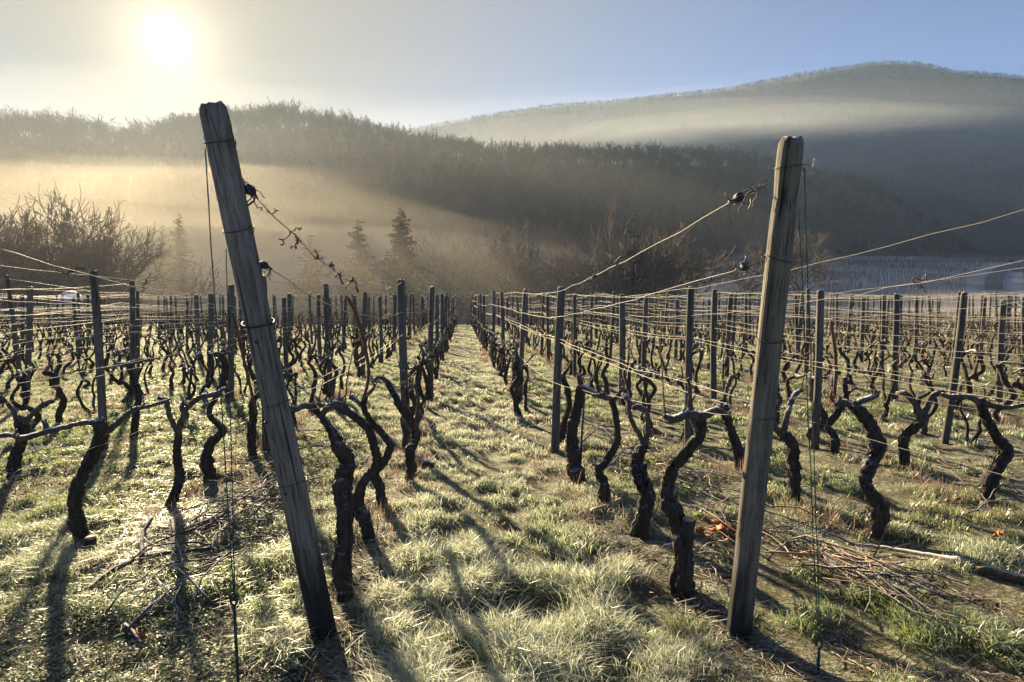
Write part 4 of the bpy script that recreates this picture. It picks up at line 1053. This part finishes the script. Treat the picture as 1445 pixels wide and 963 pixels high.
# dead leaves
M_dead = mat_plain('orange_dead_leaf', (.42, .13, .03), .7, var=.5, scale=25)
def dead_leaf(u, v, n, spread, label, group, seed):
    g = np.random.default_rng(seed); c0 = gpix(u, v)
    for i in range(n):
        c = c0 + np.array((g.normal(0, spread), g.normal(0, spread * .7), 0)); c[2] = gz(c[0], c[1]) + g.uniform(.01, .02 + spread * .8)
        s = g.uniform(.018, .034); k = 11; a = np.linspace(0, 2 * math.pi, k, endpoint=False); rr = s * (1 + .35 * np.cos(a * 5 + .4)) ; cv = g.uniform(8, 22)
        X_, Y_ = np.cos(a) * rr, np.sin(a) * rr; Z_ = (X_ ** 2) * cv - (Y_ ** 2) * cv * .4
        V = np.vstack([np.stack([X_, Y_, Z_], -1), [(0, 0, .002)], np.stack([X_, Y_, Z_ - .0012], -1), [(0, 0, .0)]]); tr = []
        for j in range(k): j2 = (j + 1) % k; tr += [(k, j, j2), (2 * k + 1, k + 1 + j2, k + 1 + j), (j, k + 1 + j, j2), (j2, k + 1 + j, k + 1 + j2)]
        m = MB(); m.add(V, None, tr); o = link('dead_leaf', m.mesh('dead_leaf', M_dead), None, c, (g.normal(0, .8), g.normal(0, .8), g.uniform(0, 6.28))); tag(o, label, 'leaf', group)
dead_leaf(345, 722, 5, .03, 'curled orange leaf in the heap left of the left post', 'orange leaves left of the left post', 1)
dead_leaf(200, 905, 4, .025, 'orange leaf under the bent branch at the bottom left', 'orange leaves at the bottom left', 2)
dead_leaf(1015, 752, 16, .07, 'rust-brown leaf in the clump between the mossy vine and the right post', 'rust-brown leaves by the mossy vine', 3)
dead_leaf(1420, 760, 3, .03, 'rusty leaf on the ground near the right edge', 'rusty leaves near the right edge', 4)
dead_leaf(713, 743, 1, .01, 'single small orange leaf in the middle of the frosty aisle', None, 5)
dead_leaf(222, 656, 1, .01, 'single orange leaf on the soil among the left vines', None, 6)
# ------------------------------------------------------------------ bare trees
M_btrunk = mat_bark('winter_tree_bark', (.05, .042, .036), (.13, .11, .09), .3, .15)
M_twig = mat_plain('winter_twigs', (.12, .095, .075), .9, var=.3, scale=6)
M_wtwig = mat_plain('hill_wood_twigs', (.029, .027, .028), .95, var=.3, scale=6)
M_needle = mat_plain('dark_conifer_needles', (.028, .045, .022), .8, var=.5, scale=1.5)
def bare_tree(seed, H=10., spread=.5, depth=5, sides=5, trunk_frac=.25, twig=.03, multi=1, per=(2, 4), low=False):
    g = np.random.default_rng(seed); T, C = MB(), MB()
    def grow(p, d, l, r, lev):
        n = 4 if lev < 2 else 3; P = [p]; dd = d.copy()
        for i in range(n):
            dd = dd + g.normal(0, .13, 3) + np.array((0, 0, .05)); dd /= np.linalg.norm(dd); P.append(P[-1] + dd * l / n)
        r1 = max(r * .62, twig * .45)
        (T if lev < (2 if not low else 1) else C).tube(P, np.linspace(max(r, twig * .5), r1, n + 1), max(3, sides - lev), lev == 0)
        if lev >= depth: return
        for i in range(g.integers(*per) + (1 if lev == 0 else 0)):
            k = g.integers(max(1, n - 2), n + 1); q = P[k]
            a = g.uniform(0, 6.283); s = spread * g.uniform(.6, 1.4)
            u = np.cross(dd, (0.3, .2, 1)); u /= np.linalg.norm(u) + 1e-6; v = np.cross(dd, u)
            nd = dd + (u * math.cos(a) + v * math.sin(a)) * s; nd /= np.linalg.norm(nd)
            grow(q, nd, l * g.uniform(.62, .88), r1 * g.uniform(.55, .85), lev + 1)
    for i in range(multi):
        d = np.array((g.normal(0, .12 * (multi > 1) + .03), g.normal(0, .12 * (multi > 1) + .03), 1.0))
        if multi > 1: a = i / multi * 6.283; d += np.array((math.cos(a), math.sin(a), 0)) * g.uniform(.1, .5)
        grow(np.array((g.normal(0, .3 * (multi > 1)), g.normal(0, .3 * (multi > 1)), -.2)), d / np.linalg.norm(d), H * trunk_frac, H * .020 / math.sqrt(multi), 0)
    return T, C
def fit(T, C, H):
    z = np.percentile(np.concatenate([v[:, 2] for v in C.v]), 98.5); s = H / z
    for m in (T, C): m.v = [v * s for v in m.v]
    return T, C
def conifer(seed, H=14., R_=3.2, bare_=.08, sparse=1.0, layers=44):
    g = np.random.default_rng(seed); T, C = MB(), MB()
    T.tube([(0, 0, -.2), (g.normal(0, .05), g.normal(0, .05), H * .5), (0, 0, H)], [H * .016, H * .010, .02], 6)
    for i in range(layers):
        f = bare_ + (1 - bare_) * (i + g.uniform(-.3, .3)) / layers
        if f >= .995: continue
        f0 = f; rr = R_ * (1 - f) ** .8 * g.uniform(.75, 1.15) + .12
        for j in range(int(7 + 4 * sparse)):
            if g.random() > sparse: continue
            f = min(.985, f0 + g.normal(0, .025)); z = f * H
            a = g.uniform(0, 6.283); l = rr * g.uniform(.45, 1.15); dr = np.array((math.cos(a), math.sin(a), g.uniform(-.35, .05)))
            n = 5; p0 = np.array((0, 0, z)); P = [p0 + dr * l * k / n + np.array((0, 0, .10 * l * (k / n) ** 2)) for k in range(n + 1)]
            T.tube(P, np.linspace(.03, .008, n + 1) * H / 14, 3, False)
            for k in range(1, n + 1):
                for s_ in range(6):
                    q = P[k] + g.normal(0, .05 * l, 3); w_ = l * g.uniform(.16, .34); b = g.uniform(0, 6.283)
                    D = np.array((math.cos(b), math.sin(b), g.uniform(-.9, .1))) * w_; S = np.array((-math.sin(b), math.cos(b), g.normal(0, .3))) * w_ * .35
                    C.add([q - S, q + D * .5 - S * .8, q + D, q + D * .5 + S * .8, q + S], [(0, 1, 3, 4)], [(1, 2, 3)])
    return T, C
def tree(T, C, u, d, name, label, cat, group, mats_, lift=0, rz=0):
    D = ray(u, 400); x = D[0] / D[1] * d; o = thing(name, label, cat, (x, d, gz(x, d) + lift), group); o.rotation_euler = (0, 0, rz)
    link('trunk', T.mesh('trunk', mats_[0]), o); link('crown', C.mesh('crown', mats_[1]), o); return o
def height_at(u, vtop, d):
    D = ray(u, 400); x = D[0] / D[1] * d; return at(u, vtop, d)[2] - gz(x, d)
BT = (M_btrunk, M_twig); CT = (M_btrunk, M_needle)
GB, GC = 'bare winter trees in the valley', 'dark conifers in the valley'
for i, (u, v, d, multi, lab) in enumerate([
    (52, 292, 70, 3, 'broad bare tree with the highest crown at the far left behind the vines'), (-12, 312, 66, 3, 'bare tree cut by the left edge of the picture'), (112, 298, 74, 4, 'wide bare tree spreading over the frosted shed roof'),
    (160, 336, 72, 4, 'low rounded bare tree at the right end of the left clump'), (20, 330, 62, 5, 'dense low bare thicket tree below the left clump'), (85, 335, 64, 5, 'dense bushy bare tree just behind the shed'),
    (648, 336, 104, 2, 'bare tree beside the dark conifers in the misty valley'), (690, 324, 110, 2, 'wide bare tree straight behind the end of the aisle'), (738, 328, 104, 3, 'rounded bare tree right of the aisle end in the mist'), (784, 350, 100, 3, 'lower bare tree in the mist above the tall right aisle post'),
    (842, 330, 98, 2, 'slender bare tree left of the sparse-topped pine'), (905, 318, 96, 4, 'dense brown bare tree around the sparse-topped pine'), (945, 345, 94, 3, 'low bare tree at the edge of the misty copse beside the far field'),
    (1128, 335, 128, 4, 'faint bare tree behind the right leaning post'), (1060, 345, 150, 4, 'pale misty rounded bush tree by the far field path')]):
    H = height_at(u, v, d); T, C = fit(*bare_tree(60 + i, H, .55, 6, 6, .27 if multi < 3 else .2, .035 if d < 85 else .05, multi, (2, 4)), H)
    tree(T, C, u, d, 'bare_tree', lab, 'tree', GB, BT)
H = height_at(1043, 388, 78); T, C = fit(*bare_tree(91, H, .75, 6, 6, .26, .035, 1, (2, 4)), H)
tree(T, C, 1043, 78, 'orchard_tree', 'small gnarled bare orchard tree in front of the frosted far field', 'tree', GB, BT)
for i, (u, v, d, rr, sp_, lab) in enumerate([(567, 291, 98, .24, 1.0, 'tallest broad dark conifer in the misty valley'), (507, 308, 100, .25, 1.0, 'smaller pointed conifer left of the tallest one'), (440, 330, 102, .28, .9, 'faint conifer in the bright mist right of the left post'),
    (256, 300, 108, .22, .9, 'faint pointed conifer in the mist just left of the left post'), (232, 316, 110, .25, .9, 'pale low conifer in the glowing mist left of the left post'), (893, 284, 95, .20, .42, 'tall sparse-topped pine rising above the bare copse')]):
    H = height_at(u, v, d); T, C = conifer(130 + i, H, H * rr, .08 if sp_ > .5 else .55, sp_, 44 if sp_ > .5 else 15)
    tree(T, C, u, d, 'conifer', lab, 'tree', GC, CT, 0, i)
# ------------------------------------------------------------------ woods on the hill and the mountain
def joinmesh(T, C, name, mat): m = MB(); m.addmb(T); m.addmb(C); return m.mesh(name, mat)
FOREST = []
for i in range(6): FOREST.append(joinmesh(*fit(*bare_tree(300 + i, 11, .38, 5, 4, .38, .09, 1, (2, 4)), 11.), 'bare_tree', M_wtwig))
CON = [joinmesh(*conifer(330 + i, 12, 2.4, .1, .9, 12), 'conifer', M_needle) for i in range(2)]
def on_surface(A, n, seed, t0, t1, back=False, umin=0, umax=1):
    g = np.random.default_rng(seed); nu, nk = A.shape[:2]
    a = g.uniform(umin * (nu - 1.001), umax * (nu - 1.001), n); b = (t0 + (t1 - t0) * g.random(n)) * (nk - 1.001) / 1.6
    i, j = a.astype(int), b.astype(int); fa, fb = (a - i)[:, None], (b - j)[:, None]
    return (A[i, j] * (1 - fa) + A[i + 1, j] * fa) * (1 - fb) + (A[i, j + 1] * (1 - fa) + A[i + 1, j + 1] * fa) * fb
g = np.random.default_rng(5)
P = np.vstack([on_surface(HA, 2600, 1, .02, .9), on_surface(HA, 2300, 2, .88, 1.10)])
sc = g.uniform(.65, 1.12, len(P)); px_ = 722.5 + P[:, 0] / P[:, 1] * F; sc *= np.where(px_ > 1080, .62, np.where(px_ < 420, 1.35, 1.0))
o = scatter('hill_forest', P - (0, 0, .3), g.uniform(0, 6.28, len(P)), sc, FOREST); o['label'] = 'bare winter wood covering the misty hill with ragged tree tops'; o['category'] = 'forest'
P = np.vstack([on_surface(HA, 60, 7, .9, 1.05, umin=.52, umax=.56), on_surface(HA, 50, 8, .9, 1.04, umin=.56, umax=.66), on_surface(HA, 160, 9, .1, .9)])
o = scatter('hill_conifers', P - (0, 0, .3), g.uniform(0, 6.28, len(P)), g.uniform(.7, 1.25, len(P)), CON); o['label'] = 'scattered dark conifers among the bare wood on the hill'; o['category'] = 'forest'
P = np.vstack([on_surface(MA, 9000, 3, .25, 1.0, umin=.3, umax=.85), on_surface(MA, 3600, 4, .96, 1.05, umin=.3, umax=.85)])
o = scatter('mountain_forest', P - (0, 0, 1.0), g.uniform(0, 6.28, len(P)), g.uniform(.34, .68, len(P)), FOREST[:3] + CON[:1]); o['label'] = 'dark forest covering the high mountain beyond the valley fog'; o['category'] = 'forest'

# ------------------------------------------------------------------ far frosted vineyard, road, path
N = NT('grey_asphalt'); v = N.coords((1, 1, 1)); n_ = N.noise(v, 3, 4); N.bsdf(N.ramp(n_, [(.3, (.10, .105, .115)), (.7, (.14, .145, .155))]), .8, n_, .2, .01); M_road = N.m
M_verge = mat_plain('frosted_verge', (.33, .35, .37), .95, var=.25, scale=1.2)
def ribbon(name, tr, wd, mat, lift):
    P = np.array([gpix(u, v, 60) for u, v in tr]); P = spline(P, 60); T = np.gradient(P[:, :2], axis=0); T /= np.linalg.norm(T, axis=1)[:, None]
    nx = np.stack([-T[:, 1], T[:, 0]], -1); rows = []
    for s_ in np.linspace(-.5, .5, 5):
        xy = P[:, :2] + nx * wd * s_; rows.append(np.column_stack([xy, ground(xy[:, 0], xy[:, 1]) + lift]))
    A = np.stack(rows, 1); ii = np.arange(A.shape[0] * 5).reshape(-1, 5)
    m = MB(); m.add(A.reshape(-1, 3), np.stack([ii[:-1, :-1], ii[1:, :-1], ii[1:, 1:], ii[:-1, 1:]], -1).reshape(-1, 4)); return kind(link(name, m.mesh(name, mat)), 'structure'), P
ROAD = [(1416, 434), (1408, 418), (1402, 402), (1408, 388), (1424, 377), (1452, 369), (1500, 362)]
rv, RP = ribbon('road_verge', ROAD, 5.4, M_verge, .25); rd, _ = ribbon('road', ROAD, 3.8, M_road, .40)
pv, PP = ribbon('field_path', [(1010, 425), (996, 408), (985, 396), (990, 388), (1008, 381), (1040, 377)], 3.2, M_verge, .25)
g = np.random.default_rng(12); m = MB(); M_fv = mat_plain('far_vine_wood', (.10, .085, .075), .9, frost=.5, scale=3)
pts = []
for r_ in range(150):
    c0 = 2.0 * r_
    for s_ in np.arange(60, 345, 1.35):
        y = s_; x = y * .16 + c0 - (y - 60) * .10
        pts.append((x + g.normal(0, .12), y + g.normal(0, .15)))
pts = np.array(pts); q = pts[:, 0] / pts[:, 1]
ok = (q > .30) & (q < .86) & (pts[:, 1] > 75) & (pts[:, 1] < 330 + 8 * np.sin(pts[:, 0] * .1))
for PL, wd in ((RP, 6.0), (PP, 3.0)):
    for p in PL[::2]: ok &= ((pts - p[:2]) ** 2).sum(1) > wd ** 2
pts = pts[ok]; z = ground(pts[:, 0], pts[:, 1]); n = len(pts)
post = g.random(n) < .22; h = np.where(post, 1.9, g.uniform(.7, 1.25, n)); r = np.where(post, .055, .05) * (pts[:, 1] / 170)
lean = g.normal(0, .10, (n, 2)); ax = np.array([(1, 0), (-.5, .87), (-.5, -.87)])
B = np.concatenate([pts[:, None] + ax * r[:, None, None], np.repeat(z[:, None, None] - .1, 3, 1)], -1)
Tp = np.concatenate([pts[:, None] + lean[:, None] * h[:, None, None] + ax * r[:, None, None] * .8, np.repeat((z + h)[:, None, None], 3, 1)], -1)
V = np.concatenate([B, Tp], 1).reshape(-1, 3); o_ = np.arange(n)[:, None] * 6
m.add(V, np.concatenate([o_ + [[0, 1, 4, 3]], o_ + [[1, 2, 5, 4]], o_ + [[2, 0, 3, 5]]]), o_ + [[3, 4, 5]])
o = kind(link('distant_vineyard', m.mesh('distant_vineyard', M_fv, False)), 'stuff'); o['label'] = 'frosted far vineyard of tiny posts on the slope by the road'; o['category'] = 'vineyard'

# ------------------------------------------------------------------ shed, covered mound, pavilion
M_roof = mat_plain('frosted_roof', (.74, .76, .80), .8, var=.12, scale=2); M_board = mat_plain('brown_boards', (.10, .07, .05), .9, var=.4, scale=3)
d = 78; D = ray(95, 400); x = D[0] / D[1] * d; z0 = gz(x, d); zt_ = at(95, 357, d)[2]; hh = zt_ - z0
o = thing('shed', 'small wooden shed with a frosted roof half hidden in the left trees', 'shed', (x, d, z0))
m = MB(); m.box((0, 0, (hh - .9) / 2), (3.2, 2.6, hh - .9)); link('wall', m.mesh('wall', M_board, False), o)
m = MB(); a, b, c = 1.9, 1.6, hh - .9
m.add([(-a, -b, c), (a, -b, c), (a * .8, 0, hh), (-a * .8, 0, hh), (a, b, c), (-a, b, c), (-a, -b, c - .08), (a, -b, c - .08), (a, b, c - .08), (-a, b, c - .08)], [(0, 1, 2, 3), (3, 2, 4, 5), (6, 9, 8, 7), (0, 6, 7, 1), (4, 8, 9, 5)], [(1, 4, 2), (5, 0, 3)]); link('roof', m.mesh('roof', M_roof, False), o)
m = MB(); m.box((.5, -1.31, 1.05 + hh - 4.2), (.9, .04, 2.0)); link('door', m.mesh('door', mat_plain('dark_door', (.05, .04, .035), .8), False), o)
d = 46; D = ray(99, 400); x = D[0] / D[1] * d; zc = at(99, 424, d)[2]; zg = gz(x, d)
m = MB(); nn, kk = 9, 22; rows = []
for i in range(nn):
    t = i / (nn - 1) * math.pi / 2; a = np.arange(kk) / kk * 2 * math.pi; rr = math.cos(t) * (1 + .05 * np.sin(a * 5 + i))
    rows.append(np.stack([np.cos(a) * rr * .62, np.sin(a) * rr * .9, np.full(kk, math.sin(t) * .62) + .02 * np.sin(a * 7)], -1))
rows = [rows[0] - (0, 0, .06)] + rows; A = np.concatenate(rows); ii = np.arange(A.shape[0]).reshape(-1, kk)
m.add(A, np.stack([ii[:-1], np.roll(ii[:-1], -1, 1), np.roll(ii[1:], -1, 1), ii[1:]], -1).reshape(-1, 4))
o = thing('covered_trailer', 'small trailer with a pale blue-white domed cover behind the vines at the left', 'trailer', (x, d, zg))
link('cover', m.mesh('cover', mat_plain('pale_blue_white_cover', (.50, .56, .68), .6, var=.12, scale=4)), o, (0, 0, zc - zg))
m = MB(); m.box((0, 0, (zc - zg) - .22), (1.3, 1.9, .36)); link('body', m.mesh('body', M_board, False), o)
for s_ in (-.62, .62):
    m = MB(); m.tube([(s_ - .07, 0, .3), (s_ + .07, 0, .3)], [.3, .3], 18); link('wheel', m.mesh('wheel', M_dark), o)
i = int(np.argmin(abs(us - 1143))); top = HA[i, int(np.argmin(abs(np.linspace(0, 1.6, 44) - 1)))]; zt_ = at(1143, 230, top[1])[2]
o = thing('pavilion', 'tiny pale domed pavilion on the hill behind the right post', 'pavilion', (top[0], top[1] - 3, zt_ - 1.0)); M_stone = mat_plain('pale_stone', (.13, .14, .155), .8, var=.1); M_dome = mat_plain('slate_blue_dome', (.08, .10, .15), .6)
m = MB(); m.tube([(0, 0, -4), (0, 0, 0), (0, 0, .25)], [1.9, 1.9, 1.8], 24); link('base', m.mesh('base', M_stone), o)
for k in range(8):
    a = k / 8 * 6.283 + .2; m = MB(); m.tube([(math.cos(a) * 1.4, math.sin(a) * 1.4, .2), (math.cos(a) * 1.4, math.sin(a) * 1.4, 1.6)], [.16, .14], 8); link('column', m.mesh('column', M_stone), o)
m = MB(); m.tube([(0, 0, 1.6), (0, 0, 1.85)], [1.75, 1.75], 24); link('cornice', m.mesh('cornice', M_stone), o)
m = MB(); t = np.linspace(0, 1.5, 10); m.tube(np.stack([t * 0, t * 0, 1.85 + np.sin(t) * 1.3], -1), np.cos(t) * 1.55, 24); link('dome', m.mesh('dome', M_dome), o)
